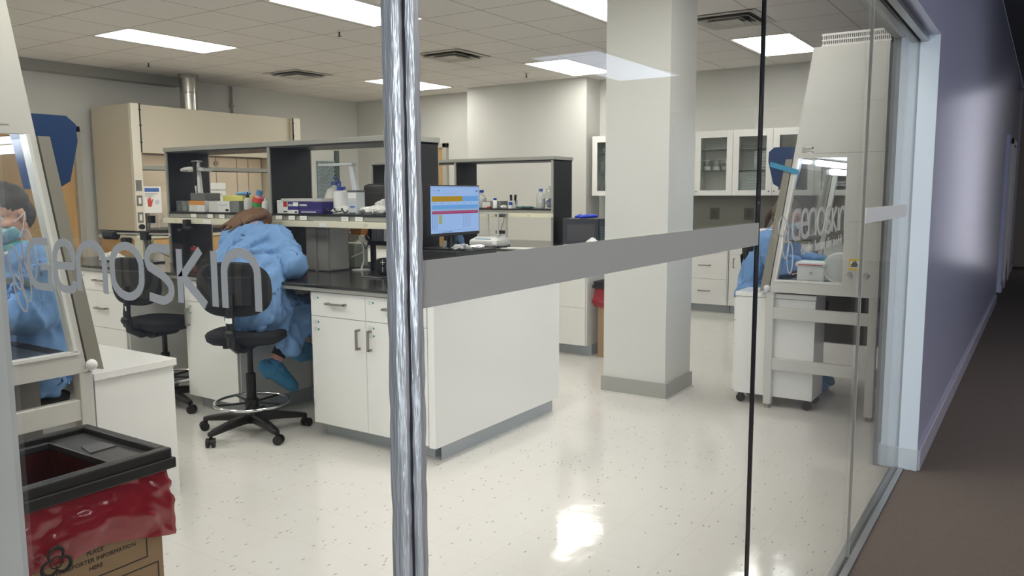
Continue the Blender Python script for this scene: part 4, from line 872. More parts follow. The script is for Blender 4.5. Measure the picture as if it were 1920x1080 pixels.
q = MB().use(m_paper).box(3.1885,3.2,SH+.105,3.1895,3.27,SH+.14).use(m_lab).box(3.188,3.205,SH+.07,3.1895,3.262,SH+.08).use(MATS['heading_blue']).box(3.188,3.21,SH+.045,3.1895,3.255,SH+.055).build('stand_label', m_paper, t)
MB().loft([[(3.21,3.205,SH+.155),(3.235,3.205,SH+.155),(3.235,3.25,SH+.155),(3.21,3.25,SH+.155)],[(3.215,3.25,SH+.325),(3.23,3.25,SH+.325),(3.23,3.285,SH+.325),(3.215,3.285,SH+.325)]]).build('arm', MATS['lamp_silver'], t)
MB().box(3.20,3.24,SH+.322,3.245,3.56,SH+.338,.004).build('lamp_head', MATS['lamp_silver'], t)
t = thing('cable_coil', 'black cable loop on the shelf left of the desk lamp', 'cable', (3.2,3.42,SH))
MB().tube([(3.18+.02*math.sin(k*1.1),3.49-k*.012,SH+.008+.03*abs(math.sin(k*.55))) for k in range(20)],.004).build('cord', m_blackp, t, True)
rr = random.Random(4)
def crumple(name, label, cat, c, r, m, parent=None, amp=.5, seed=0, sub=4):
    mb = MB().ell(c, r, sub); 
    for v in mb.bm.verts:
        p = v.co-V(c); d = p.normalized(); f = NZ.noise(d*2.2+V((seed,0,0)))*amp + NZ.noise(d*5+V((seed,4,0)))*amp*.5
        v.co = V(c)+p*(1+f)
        if v.co.z < c[2]-r[2]*.9: v.co.z = c[2]-r[2]*.9
    o = mb.build(name, m, parent)
    return tag(o, label, cat) if not parent else o
crumple('paper_towel', 'crumpled white paper towels on the shelf left of the desk lamp', 'paper', (3.26,3.36,SH+.022), (.07,.10,.026), m_paper, seed=2)
crumple('paper_towel', 'crumpled white paper towels on the near end of the shelf', 'paper', (3.27,3.06,SH+.026), (.08,.14,.028), m_paper, seed=5)
crumple('plastic_bag', 'crumpled clear bag with a red patch on the near end of the shelf', 'bag', (3.36,3.06,SH+.05), (.07,.09,.045), m_hdpe, seed=9)
# hanging under the shelf, on the raceway
for y, z, lb in ((5.315,1.30,'small black adapter plugged into the far end of the island raceway'),(4.86,1.275,'black cluster of plugs on the island raceway by the worker\'s head')):
    t = thing('power_adapter', lb, 'adapter', (3.08,y,z)); MB().box(3.05,y-.025,z-.03,3.094,y+.025,z+.03,.006).build('housing', m_blackp, t)
    if y < 5: MB().box(3.02,y-.09,z-.05,3.06,y-.02,z-.02,.008,rot=.3).box(3.02,y+.0,z-.06,3.05,y+.05,z-.04,.006).build('plug', m_blackp, t)
    MB().tube([(3.06,y,z-.03),(3.05,y+.02,z-.12),(3.1,y+.05,z-.24),(3.3,y+.06,.962)],.003).build('cord', m_blackp, t, True)
t = thing('service_column', 'grey ribbed service column under the island shelf', 'column', (3.32,3.63,.958))
mb = MB().box(3.24,3.52,.958,3.44,3.75,1.27,.012).box(3.23,3.63,.958,3.25,3.645,1.27).build('housing', mat('column_grey',(172,172,166),.35,metal=.3), t)
t = thing('file_rack', 'black rack of files and folders behind the island shelf', 'rack', (3.72,3.31,.958))
MB().box(3.60,3.12,1.13,3.85,3.50,1.155,.004).box(3.60,3.48,1.155,3.85,3.50,1.30).box(3.83,3.12,1.155,3.85,3.48,1.3).box(3.62,3.13,.958,3.65,3.16,1.13).box(3.8,3.13,.958,3.83,3.16,1.13).box(3.62,3.46,.958,3.65,3.49,1.13).box(3.8,3.46,.958,3.83,3.49,1.13).build('frame', m_black, t)
for k in range(5): tag(MB().box(3.61,3.455-k*.028,1.156,3.82,3.463-k*.028,1.275).build('folder', mat('folder_grey',(170,172,172),.5)), 'grey folder standing in the black file rack behind the island shelf', 'folder', 'folders in the black rack')
crumple('plastic_bag', 'pale grey plastic bag behind the island shelf left of the orange box', 'bag', (3.64,3.70,1.20), (.06,.08,.068), m_hdpe, seed=3, amp=.35)
t = thing('stepped_carton', 'pale green-grey carton under the bag behind the island shelf', 'carton', (3.64,3.70,.958)); MB().box(3.57,3.60,.958,3.71,3.80,1.13,.004).build('body', mat('greengrey',(180,186,170),.6), t)
tag(MB().prism([(3.60,1.272),(3.47,1.272),(3.49,1.20),(3.58,1.20)],0,3.52,3.59).build('orange_tray', m_orange), 'small orange cardboard tray hanging behind the island shelf', 'tray')
# ------------------------------------------------------------------ things on the island worktop
ZC = .958
t = clear_bottle('media_bottle', 3.33, 5.22, ZC, .065, .20, m_hdpe, 'clear media bottle with a red band behind the empty stool', fill=mat('pink_media',(206,150,150),.4), fillh=.28)
MB().lathe((3.33,5.22,ZC+.088),[(.067,0),(.067,.025)],20).build('red_band', m_redcap, t, True)
simple_box('carton_box', 'white carton standing left of the clear media bottle', 'box', 3.30,5.31,ZC,3.42,5.40,ZC+.17,m_plas)
t = thing('specimen_jar', 'tall clear jar with a red lid left of the worker\'s elbow on the island', 'jar', (3.33,4.02,ZC))
MB().lathe((3.33,4.02,ZC),[(.04,0),(.043,.005),(.043,.10)],20).build('body', mat('pink_jar',(150,84,72),.3,alpha=.75), t, True); MB().lathe((3.33,4.02,ZC+.10),[(.046,0),(.046,.028)],20).build('lid', m_redcap, t, True)
t = thing('tube_vial', 'small pink-topped vial standing by the grey service column', 'vial', (3.30,3.80,ZC))
MB().cyl((3.30,3.80,ZC),(3.30,3.80,ZC+.07),.016).build('body', m_steel, t, True); MB().cyl((3.30,3.80,ZC+.07),(3.30,3.80,ZC+.105),.02).build('cap', m_pink, t, True)
t = thing('speaker', 'small black portable speaker with plus and minus marks on the island', 'speaker', (3.33,3.03,ZC))
MB().box(3.27,2.96,ZC,3.37,3.13,ZC+.11,.03).build('housing', mat('speaker_mesh',(28,29,32),.8), t)
mb = MB().box(3.267,3.032,ZC+.083,3.27,3.068,ZC+.087).box(3.267,3.048,ZC+.068,3.27,3.052,ZC+.102).box(3.267,3.048,ZC+.022,3.27,3.052,ZC+.055); mb.build('volume_marks', m_paper, t)
t = thing('phone', 'dark phone with a silver edge lying in front of the black speaker', 'phone', (3.18,2.98,ZC)); MB().box(3.10,2.91,ZC,3.18,3.08,ZC+.009,.003).build('case', m_alu, t); MB().box(3.104,2.914,ZC+.009,3.176,3.076,ZC+.010).build('screen', m_blackp, t)
tag(MB().cyl((3.36,3.16,ZC+.075),(3.36,3.16,ZC+.10),.018).cyl((3.36,3.16,ZC),(3.36,3.16,ZC+.075),.015).build('red_cap_tube', m_redcap, None, True), 'red-capped tube just left of the black speaker', 'tube')
t = thing('phone_stand', 'thin white wire stand on the island right of the service column', 'stand', (3.45,3.42,ZC))
MB().box(3.40,3.36,ZC,3.48,3.46,ZC+.008,.002).build('base', m_plas, t); MB().tube([(3.44,3.41,ZC+.008),(3.46,3.40,ZC+.07),(3.47,3.42,ZC+.20)],.006).tube([(3.462,3.405,ZC+.13),(3.44,3.50,ZC+.09)],.005).build('arm', m_plas, t, True)
MB().tube([(3.47,3.42,ZC+.20),(3.45,3.37,ZC+.15),(3.46,3.34,ZC+.22),(3.5,3.40,ZC+.24)],.003).build('cord', m_blackp, t, True)
tag(MB().box(3.20,3.86,ZC,3.36,4.12,ZC+.004,rot=.1).box(3.18,3.82,ZC+.004,3.30,4.02,ZC+.014,rot=-.1).build('paper_stack', m_paper), 'stack of white papers under the worker\'s elbow on the island', 'paper')
tag(MB().tube([(3.33,3.82,ZC+.012),(3.33,3.66,ZC+.012),(3.36,3.55,ZC+.014)],[.012,.013,.01],8).build('pen_case', m_blackp, None, True), 'slim black case lying in front of the grey service column', 'case')
t = thing('boom_stand', 'boom stand with a long chrome bar and black end grip over the island far end', 'boom stand', (3.0,5.3,ZC))
MB().cyl((3.0,5.85,1.165),(3.0,5.70,1.165),.035,n=20).build('end_grip', m_blackp, t, True); MB().cyl((3.0,5.70,1.18),(3.0,4.98,1.19),.011).build('bar', m_chrome, t, True)
MB().box(2.975,5.25,1.14,3.025,5.335,1.21,.008).build('clamp', m_blackp, t); MB().cyl((3.0,5.305,ZC+.01),(3.0,5.305,1.15),.014).build('post', m_steel, t, True); MB().tube([(2.985,5.27,1.14),(2.975,5.245,1.09),(2.97,5.24,1.04)],[.016,.012,.01],8).build('lever', m_blackp, t, True)
MB().box(2.92,5.20,ZC,3.10,5.42,ZC+.014,.004).build('foot', m_blackp, t); MB().box(2.97,5.52,1.10,3.03,5.60,1.155,.01).build('arm_end', m_blackp, t)
simple_box('control_box', 'small cream box under the chrome boom bar on the island', 'box', 3.02,5.37,ZC,3.12,5.48,1.15,m_cream)
crumple('plastic_wrap', 'crumpled clear wrap on the island worktop beside the empty stool', 'wrap', (3.0,5.78,ZC+.03), (.08,.12,.032), m_hdpe, seed=12)
# monitor and its riser
t = thing('monitor_riser', 'black box riser carrying the monitor at the near end of the island', 'riser', (3.4,2.56,ZC))
MB().box(3.17,2.36,ZC,3.60,2.745,1.145,.003).build('body', m_black, t); MB().box(3.168,2.358,1.125,3.602,2.36,1.13).build('edge_line', mat('riser_line',(64,64,64),.4), t)
t = thing('monitor', 'flat black monitor showing a colour-banded spreadsheet on the island', 'monitor', (3.35,2.56,1.145))
MB().box(3.09,2.495,1.232,3.60,2.52,1.546,.004).build('housing', m_blackp, t); MB().cyl((3.345,2.53,1.16),(3.345,2.53,1.30),.03).box(3.30,2.52,1.2,3.39,2.56,1.42,.006).build('stand_neck', m_blackp, t); MB().box(3.24,2.47,1.145,3.45,2.68,1.158,.004).build('stand_base', m_blackp, t)
sc0, sc1, sz0, sz1 = 3.098, 3.592, 1.252, 1.538
SX = lambda f: sc0+(sc1-sc0)*f
SZ = lambda f: sz1-(sz1-sz0)*f
scr = MB().box(sc0,2.4935,sz0,sc1,2.4945,sz1).build('screen', emis('screen_blue',(160,192,240),.95), t)
def bar(m, a, b2, c, d, mb=None):
    mb = mb or MB(); return mb.use(m).box(SX(a),2.4928,SZ(d),SX(b2),2.4934,SZ(c))
e1 = emis('scr_gold',(176,140,44),.95); e2 = emis('scr_sky',(112,166,226),.95); e3 = emis('scr_teal',(96,170,180),.9); e4 = emis('scr_mauve',(170,96,136),.9); e5 = emis('scr_red',(168,44,72),.9); e6 = emis('scr_line',(92,118,170),.8); e7 = emis('scr_olive',(168,176,130),.9)
mb = bar(e1,.02,.64,.21,.325); bar(e2,.64,.98,.21,.325,mb); bar(e2,.02,.98,.40,.48,mb); bar(e3,.02,.98,.485,.495,mb); bar(e4,.02,.98,.52,.57,mb); bar(e5,.02,.98,.57,.59,mb); bar(e7,.15,.22,.60,.80,mb)
for k in range(4): bar(e6,.03+k*.028,.034+k*.028,.60,.92,mb)
for k in range(4): bar(e6,.66+k*.045,.664+k*.045,.60,.90,mb)
bar(e6,.0,.18,.085,.09,mb); bar(e6,.15,.17,.078,.1,mb); bar(e6,.93,.97,.085,.115,mb); bar(e6,.22,.42,.975,.985,mb); bar(e6,.05,.95,.945,.948,mb); bar(e6,.1,.5,.15,.153,mb); bar(e6,.0,1,.02,.023,mb)
for k in range(6): bar(e6,.05+k*.15,.10+k*.15,.36,.365,mb)
mb.build('spreadsheet', e1, scr)
crumple('plastic_wrap', 'clear crumpled wrapping on the black riser under the monitor', 'wrap', (3.29,2.41,1.163), (.085,.035,.018), mat('grey_wrap',(150,152,152),.3), seed=21)
crumple('paper_towel', 'white tissue on the black riser in front of the monitor', 'paper', (3.44,2.40,1.158), (.06,.03,.013), m_paper, seed=22)
o = MB().loft([[(3.44,2.60,1.145),(3.59,2.60,1.145),(3.59,2.66,1.145),(3.44,2.66,1.145)],[(3.455,2.61,1.235),(3.57,2.61,1.235),(3.57,2.65,1.235),(3.455,2.65,1.235)]]).build('blue_cloth', m_gown); remesh(o,.008,2,.008,.04,seed=3); tag(o, 'folded pale blue cloth behind the monitor stand', 'cloth')
tag(MB().tube([(3.41,2.56,1.24),(3.45,2.585,1.20),(3.52,2.585,1.155),(3.58,2.57,1.15)],.005).build('monitor_cable', m_blackp, None, True), 'black cable running down from the monitor over the blue cloth', 'cable')

# ------------------------------------------------------------------ things on the second bench
S2 = 1.335
t = clear_bottle('media_bottle', 6.30, 4.41, S2, .05, .19, m_bluecap, 'blue-capped bottle on the second shelf, just right of the monitor', fill=m_hdpe, fillh=.55)
simple_box('storage_crate', 'clear grey crate on the second shelf beside the monitor', 'crate', 6.24,4.13,S2,6.38,4.36,S2+.075,m_dim,bands=[('pale_label',m_hdpe,0,.45,.1,.9)])
t = thing('reagent_bottle', 'small white bottle with a blue cap in front of the clear crate', 'bottle', (6.22,4.18,S2)); MB().lathe((6.215,4.18,S2),[(.022,0),(.024,.004),(.024,.075),(.014,.088)],16).build('body', m_plas, t, True); MB().lathe((6.215,4.18,S2+.085),[(.017,0),(.017,.022)],14).build('cap', m_bluecap, t, True)
tag(MB().lathe((6.215,4.26,S2),[(.02,0),(.02,.018)],14).build('loose_lid', m_redcap, None, True), 'red bottle cap lying in front of the clear crate', 'cap')
t = thing('pen_cup', 'clear cup of black markers on the second shelf', 'cup', (6.29,4.0,S2)); MB().lathe((6.29,4.0,S2),[(.042,0),(.045,.08)],18).build('cup', m_hdpe, t, True)
for k in range(4): tag(MB().cyl((6.275+.015*(k%2),3.97+k*.02,S2+.01),(6.27+.02*(k%2),3.955+k*.028,S2+.14),.007,n=8).build('marker_pen', m_blackp, None, True), 'black marker pen standing in the clear cup on the second shelf', 'pen', 'markers in the cup')
t = thing('small_jar', 'tiny jar with a blue lid in front of the marker cup', 'jar', (6.225,4.0,S2)); MB().lathe((6.225,3.995,S2),[(.022,0),(.022,.035)],14).build('body', m_hdpe, t, True); MB().lathe((6.225,3.995,S2+.035),[(.019,0),(.019,.03)],14).build('cap', m_bluecap, t, True)
crumple('tip_bag', 'white crumpled tissue left of the marker cup', 'paper', (6.23,4.08,S2+.016), (.025,.03,.016), m_paper, seed=31)
crumple('teal_sheet', 'flat teal film lying on the second shelf left of the bagged bottle', 'film', (6.25,3.82,S2+.012), (.06,.11,.012), mat('teal_film',(70,110,108),.4), seed=33)
t = clear_bottle('media_bottle', 6.29, 3.67, S2, .045, .20, mat('soft_blue',(72,104,176),.5), 'blue-capped clear bottle at the right end of the second shelf', fill=m_hdpe, fillh=.5)
crumple('plastic_bag', 'clear crumpled bag beside the blue-capped bottle at the right shelf end', 'bag', (6.32,3.575,S2+.11), (.06,.055,.11), m_clear, seed=35, amp=.4)
crumple('packed_caps', 'dark blue and white packed caps inside the clear bag', 'caps', (6.30,3.56,S2+.055), (.04,.04,.05), mat('cap_mix',(120,124,150),.4), seed=37, amp=.3)
t = thing('power_adapter', 'black adapter on the second raceway with its cable hanging down', 'adapter', (6.14,4.06,1.27)); MB().box(6.11,4.015,1.25,6.163,4.105,1.30,.01).build('housing', m_blackp, t)
MB().tube([(6.13,4.01,1.27),(6.11,4.0,1.22),(6.11,4.035,1.12),(6.10,4.03,1.07),(6.05,4.10,1.0),(6.02,4.12,.965)],.003).build('cord', m_blackp, t, True); MB().box(6.09,3.99,1.08,6.12,4.09,1.115,.006,rot=.1).build('inline_switch', m_blackp, t)
t = thing('instrument_case', 'black rounded instrument case on the second bench, seen behind the desk lamp', 'case', (5.98,5.55,ZC))
MB().box(5.86,5.36,ZC,6.10,5.72,1.60,.05).build('housing', m_blackp, t, True); MB().box(5.855,5.42,1.05,5.862,5.66,1.5,.004).build('front_plate', m_black, t)
t = thing('analytical_balance', 'white laboratory balance with a glass draft shield on the second bench', 'balance', (5.98,4.08,ZC))
mb = MB(); sec = []
for z, k in ((ZC+.005,.92),(ZC+.03,1),(ZC+.065,.97),(ZC+.10,.72)): sec.append([(5.98+a*k*.15-(0 if z < 1.03 else -.03), 4.085+b2*k*.17, z) for a, b2 in ((-1,-.8),(-.8,-1),(.8,-1),(1,-.8),(1,.8),(.8,1),(-.8,1),(-1,.8))])
mb.loft(sec).build('base', m_plas, t, True); MB().box(5.855,3.99,ZC+.066,5.90,4.18,ZC+.085,.004).build('keypad', mat('keypad_blue',(120,160,190),.4), t); MB().box(5.84,3.93,ZC,6.12,4.24,ZC+.012,.003).build('foot_plate', m_blackp, t)
mb = MB()
for x, y in ((5.93,3.95),(5.93,4.07),(5.93,4.19),(6.09,3.95),(6.09,4.19)): mb.box(x-.007,y-.009,ZC+.09,x+.007,y+.009,1.29)
mb.box(5.92,3.94,1.285,6.10,4.20,1.297,.002); mb.build('shield_frame', mat('shield_silver',(186,188,186),.35), t); MB().box(5.932,3.96,ZC+.1,5.936,4.18,1.285).box(5.94,3.948,ZC+.1,6.08,3.952,1.285).build('shield_glass', m_glass, t)
tag(MB().box(5.80,3.55,ZC,6.0,3.84,ZC+.003,rot=.15).build('paper_sheet', m_paper), 'white sheet of paper on the second bench right of the balance', 'paper')
tag(MB().cyl((5.86,3.80,ZC+.008),(5.88,3.93,ZC+.008),.005,n=8).build('pen', m_blackp, None, True), 'black pen lying beside the white sheet on the second bench', 'pen')
# microwave, turned a little towards the glass
mc = V((6.28, 3.13, 0)); ra = R(60)
t = thing('microwave', 'black microwave oven at the near end of the second bench', 'microwave', (mc.x,mc.y,ZC))
def mwb(mb, a0, b0, z0, a1, b1, z1, bev=0): return mb.box(mc.x+a0,mc.y+b0,z0,mc.x+a1,mc.y+b1,z1,bev,rot=-ra,piv=(mc.x,mc.y,0))
mwb(MB(), -.25,-.16,ZC+.012,.25,.20,ZC+.29,.006).build('body', m_blackp, t)
q = mwb(MB(), -.245,-.175,ZC+.02,.10,-.16,ZC+.285,.004).build('door', mat('mw_gloss',(14,14,16),.4), t); mwb(MB(), -.20,-.177,ZC+.08,.06,-.175,ZC+.235).build('door_window', mat('mw_window',(58,52,50),.4), q)
mwb(MB(), -.235,-.19,ZC+.035,-.09,-.177,ZC+.045).build('door_handle', m_paper, q)
q = mwb(MB(), .105,-.172,ZC+.02,.245,-.16,ZC+.285,.003).build('keypad_panel', mat('mw_panel',(18,18,20),.3), t)
mb = MB()
for i in range(4):
    for j in range(7): mwb(mb, .12+i*.027,-.174,ZC+.05+j*.024,.138+i*.027,-.172,ZC+.066+j*.024)
mb.build('keys', mat('mw_keys',(60,92,96),.4), q)
crumple('sample_bag', 'small clear zip bag with white content in front of the microwave door', 'bag', (6.10,2.98,ZC+.055), (.03,.055,.055), m_paper, seed=41, amp=.25)
for k, dx in enumerate((-.12,.03)):
    t = thing('blue_clamp', ['blue plastic clamp on top of the microwave, left one','blue plastic clamp on top of the microwave, right one'][k], 'clamp', (mc.x+dx,mc.y-.02,ZC+.29), 'blue clamps on the microwave')
    MB().tube([(mc.x+dx-.05,mc.y-.0,ZC+.304),(mc.x+dx,mc.y-.05,ZC+.312),(mc.x+dx+.055,mc.y-.06,ZC+.306)],[.012,.02,.013],10).tube([(mc.x+dx-.05,mc.y+.04,ZC+.304),(mc.x+dx,mc.y+.02,ZC+.316),(mc.x+dx+.06,mc.y,ZC+.306)],[.012,.017,.012],10).build('jaw', mat('clamp_blue',(30,60,190),.35), t, True)
# ------------------------------------------------------------------ people
def axes(f, u):
    f = V(f).normalized(); s = f.cross(V(u)).normalized(); u = s.cross(f); return f, s, u     # forward, side (right), up
def hand_shape(mb, wr, fd, pn, side, k=1.0):
    # wr wrist, fd direction of the fingers, pn palm normal (the way the palm faces), side +1 thumb on fd x pn
    f, s, n = axes(fd, -V(pn)); n = -n; s = s*side; wr = V(wr)
    P = lambda a, b2, c: wr + (f*a + s*b2 + n*c)*k
    for b0, b1 in ((-.022,-.030),(-.008,-.010),(.008,.010),(.020,.028)): mb.cap(P(.0,b0*.8,0), P(.082,b1,0), .013*k, .0095*k, 10)
    for b1, ln in ((-.031,.85),(-.011,1.0),(.010,1.08),(.030,1.0)):
        pts = [P(.082,b1,0), P(.082+.040*ln,b1*1.12,.006), P(.082+.062*ln,b1*1.16,.022), P(.082+.074*ln,b1*1.16,.040)]
        for i in range(3): mb.cap(pts[i], pts[i+1], (.0090-.0008*i)*k, (.0082-.0008*i)*k, 10)
    th = [P(.014,.026,.002), P(.048,.052,.014), P(.078,.056,.026), P(.098,.050,.032)]
    for i in range(3): mb.cap(th[i], th[i+1], (.0125-.0015*i)*k, (.011-.0015*i)*k, 10)
def head_shape(mb, c, f, u, k=1.0):
    f, s, u = axes(f, u); c = V(c); q = M((f, s, u)).transposed()
    P = lambda a, b2, d: c + (f*a + s*b2 + u*d)*k
    E_ = lambda p, r: mb.ell(P(*p), [x*k for x in r], 3, q)
    E_((-.008,0,.035),(.098,.077,.082)); E_((.022,0,-.03),(.072,.064,.085)); E_((.05,0,-.085),(.032,.036,.026)); E_((-.01,.034,-.045),(.05,.03,.05)); E_((-.01,-.034,-.045),(.05,.03,.05))
    mb.cap(P(.086,0,.012), P(.112,0,-.026), .010*k, .015*k); E_((.098,.012,-.030),(.012,.009,.008)); E_((.098,-.012,-.030),(.012,.009,.008))
    mb.cap(P(.078,.045,.026), P(.088,.012,.022), .010*k, .009*k); mb.cap(P(.078,-.045,.026), P(.088,-.012,.022), .010*k, .009*k)
    E_((.066,.04,-.022),(.022,.024,.02)); E_((.066,-.04,-.022),(.022,.024,.02))
    mb.cap(P(.084,.016,-.062), P(.084,-.016,-.062), .0085*k, .0085*k); mb.cap(P(.080,.014,-.072), P(.080,-.014,-.072), .009*k, .009*k)
    for sd in (1,-1):
        E_((-.005,.078*sd,-.005),(.018,.008,.032)); E_((-.002,.080*sd,-.028),(.010,.007,.012))
def eyes(par, c, f, u, k=1.0):
    f, s, u = axes(f, u); c = V(c)
    for sd in (1,-1):
        p = c+(f*.074+s*.033*sd+u*.005)*k; e = MB().ell(p, (.0135*k,)*3, 3).build('eye', m_plas, par, True)
        MB().ell(p+f*.0105*k, (.006*k,)*3, 2).build('iris', m_ink, e, True)
        MB().cap(p+(f*.008-s*.016+u*.022)*k, p+(f*.012+s*.012+u*.024)*k, .0035*k, .003*k).build('eyebrow', m_hair, par, True)
def body(par, J, vox=.0075, hands=(True,True)):
    mb = MB(); g = {k: V(x) for k, x in J.items() if k not in ('hf','hu','hk')}
    head_shape(mb, J['head'], J['hf'], J['hu'], J.get('hk',1))
    f, s, u = axes(J['hf'], J['hu'])
    mb.cap(g['head']-u*.06-f*.02, g['neck'], .055, .062)
    mb.cap(g['neck'], g['chest'], .075, .13); mb.cap(g['shR'], g['shL'], .068, .068); mb.cap(g['shR'], g['chest'], .065, .11); mb.cap(g['shL'], g['chest'], .065, .11)
    mb.cap(g['chest'], g['pelvis'], .125, .135); mb.cap(g['hipR'], g['hipL'], .10, .10)
    for a in 'RL':
        mb.cap(g['sh'+a], g['el'+a], .052, .041); mb.cap(g['el'+a], g['wr'+a], .040, .027)
        mb.cap(g['hip'+a], g['kn'+a], .088, .058); mb.cap(g['kn'+a], g['an'+a], .056, .036)
        mb.cap(g['an'+a], g['toe'+a], .038, .026)
        h = 'ha'+a
        fd = (g['wr'+a]-g['el'+a]).normalized()*.5 + V(J.get('hd', fd0) if False else (0,0,0))
        fd = (g['wr'+a]-g['el'+a]).normalized(); fd.z *= .3
        hand_shape(mb, g['wr'+a]+fd*.015, fd, (0,0,-1), 1 if a == 'R' else -1)
    o = mb.build('body', m_skin, par, True); remesh(o, vox, 2); return o
def gown(par, J, skirt=(), hem=None, grow=.028, vox=.012, disp=.016, seed=0, extra=(), cuff=.06):
    mb = MB(); g = {k: V(x) for k, x in J.items() if k not in ('hf','hu','hk')}
    mb.cap(g['neck']-V((0,0,.02)), g['chest'], .085, .13+grow); mb.cap(g['shR'], g['shL'], .07+grow*.8, .07+grow*.8); mb.cap(g['shR'], g['chest'], .068+grow*.8, .11+grow); mb.cap(g['shL'], g['chest'], .068+grow*.8, .11+grow)
    mb.cap(g['chest'], g['pelvis'], .128+grow, .145+grow); mb.cap(g['shR'].lerp(g['chest'],.3), g['hipR'], .07+grow, .11+grow); mb.cap(g['shL'].lerp(g['chest'],.3), g['hipL'], .07+grow, .11+grow); mb.cap(g['hipR'], g['hipL'], .112+grow, .112+grow)
    for a in 'RL':
        mb.cap(g['sh'+a], g['el'+a], .062+grow, .056+grow); mb.cap(g['el'+a], g['wr'+a].lerp(g['el'+a],cuff), .056+grow, .034+grow*.35); mb.cap(g['hip'+a], g['kn'+a].lerp(g['hip'+a],.12), .10+grow, .076+grow)
    for p0, p1, r0, r1 in extra: mb.cap(p0, p1, r0, r1)
    for ax, poly, lo, hi in skirt: mb.prism(poly, ax, lo, hi)
    o = mb.build('gown', m_gown, par, True); remesh(o, vox, 5, disp, .17, seed=seed); return o
def shoe_cover(par, an, toe, up=.06):
    an, toe = V(an), V(toe); d = (toe-an).normalized(); n = d.cross(V((0,0,1))).normalized(); u = n.cross(d)
    heel = an - d*.03 - u*.055
    mb = MB().cap(heel, toe, .050, .040).cap(an+u*.0, heel+d*.05, .048, .05).cap(an, toe-d*.05, .044, .042).cap(toe-u*.0, toe+d*.015, .04, .034)
    o = mb.build('shoe_cover', m_cover, par, True); remesh(o, .008, 3, .006, .04, seed=5); return o

# the worker on the island chair, seen from behind, bent over the bench
A = thing('person', 'person in a pale blue gown bent over the island bench, seen from behind', 'person', (2.53,3.55,0))
JA = dict(head=(2.95,3.90,1.285), hf=(.70,.15,-.70), hu=(.70,.15,.70), neck=(2.85,3.79,1.25), chest=(2.70,3.66,1.07), pelvis=(2.58,3.49,.80), shR=(2.77,3.50,1.205), shL=(2.79,3.93,1.195),
  elR=(2.76,3.33,1.05), wrR=(2.98,3.56,1.00), elL=(2.85,4.05,1.05), wrL=(3.06,3.86,1.00), hipR=(2.58,3.42,.785), hipL=(2.58,3.58,.785), knR=(2.94,3.46,.74), knL=(2.98,3.66,.76),
  anR=(2.73,3.52,.405), anL=(3.05,3.60,.455), toeR=(2.86,3.50,.235), toeL=(3.21,3.60,.37))
body(A, JA)
gown(A, JA, grow=.030, disp=.040, seed=1, skirt=[(1,[(2.48,.72),(2.98,.80),(3.02,.66),(2.90,.585),(2.76,.48),(2.71,.475),(2.60,.59),(2.50,.66)],3.33,3.375),(1,[(2.50,.70),(2.98,.78),(3.0,.64),(2.80,.60),(2.6,.62)],3.36,3.72)],
  extra=[((2.52,3.40,.79),(2.54,3.56,.79),.11,.11),((2.66,3.46,1.0),(2.60,3.42,.85),.13,.12),((2.70,3.85,1.08),(2.60,3.66,.85),.12,.12)])
for a, k1, an in (('R',JA['knR'],JA['anR']),('L',JA['knL'],JA['anL'])):
    k1, an = V(k1), V(an); MB().cyl(k1, k1.lerp(an,.86), .072, .046, 20).ell(k1,(.075,.075,.075),2).build('legging', m_legging, A, True)
shoe_cover(A, JA['anR'], JA['toeR']); shoe_cover(A, JA['anL'], JA['toeL'])
mb = MB(); hc = V(JA['head']); f, s, u = axes(JA['hf'], JA['hu'])
mb.ell(hc-f*.018+u*.03, (.10,.088,.09), 3); mb.ell(hc-f*.055-u*.01, (.075,.085,.08), 3)
for k in range(16):
    a = -1+2*k/15; p0 = hc - f*.06 + s*(-a*.075) + u*.05
    p1 = V((2.83+.01*rr.random(), 3.86+.08*a, 1.345)); tip = V((2.70+.03*rr.random(), 3.90+.09*a+.02*rr.random(), 1.29-.07*rr.random()))
    if k > 5: mb.tube([p0, p1, tip], [.032,.026,.004], 8)
    else: mb.tube([p0, p1, p1.lerp(tip,.45)], [.032,.024,.004], 8)
o = mb.build('hair', m_hair, A, True); remesh(o, .007, 2, .004, .02)
q = MB().torus((2.82,3.77,1.28),.07,.008,'Z',24,6).build('gown_neckband', m_gown, A, True)

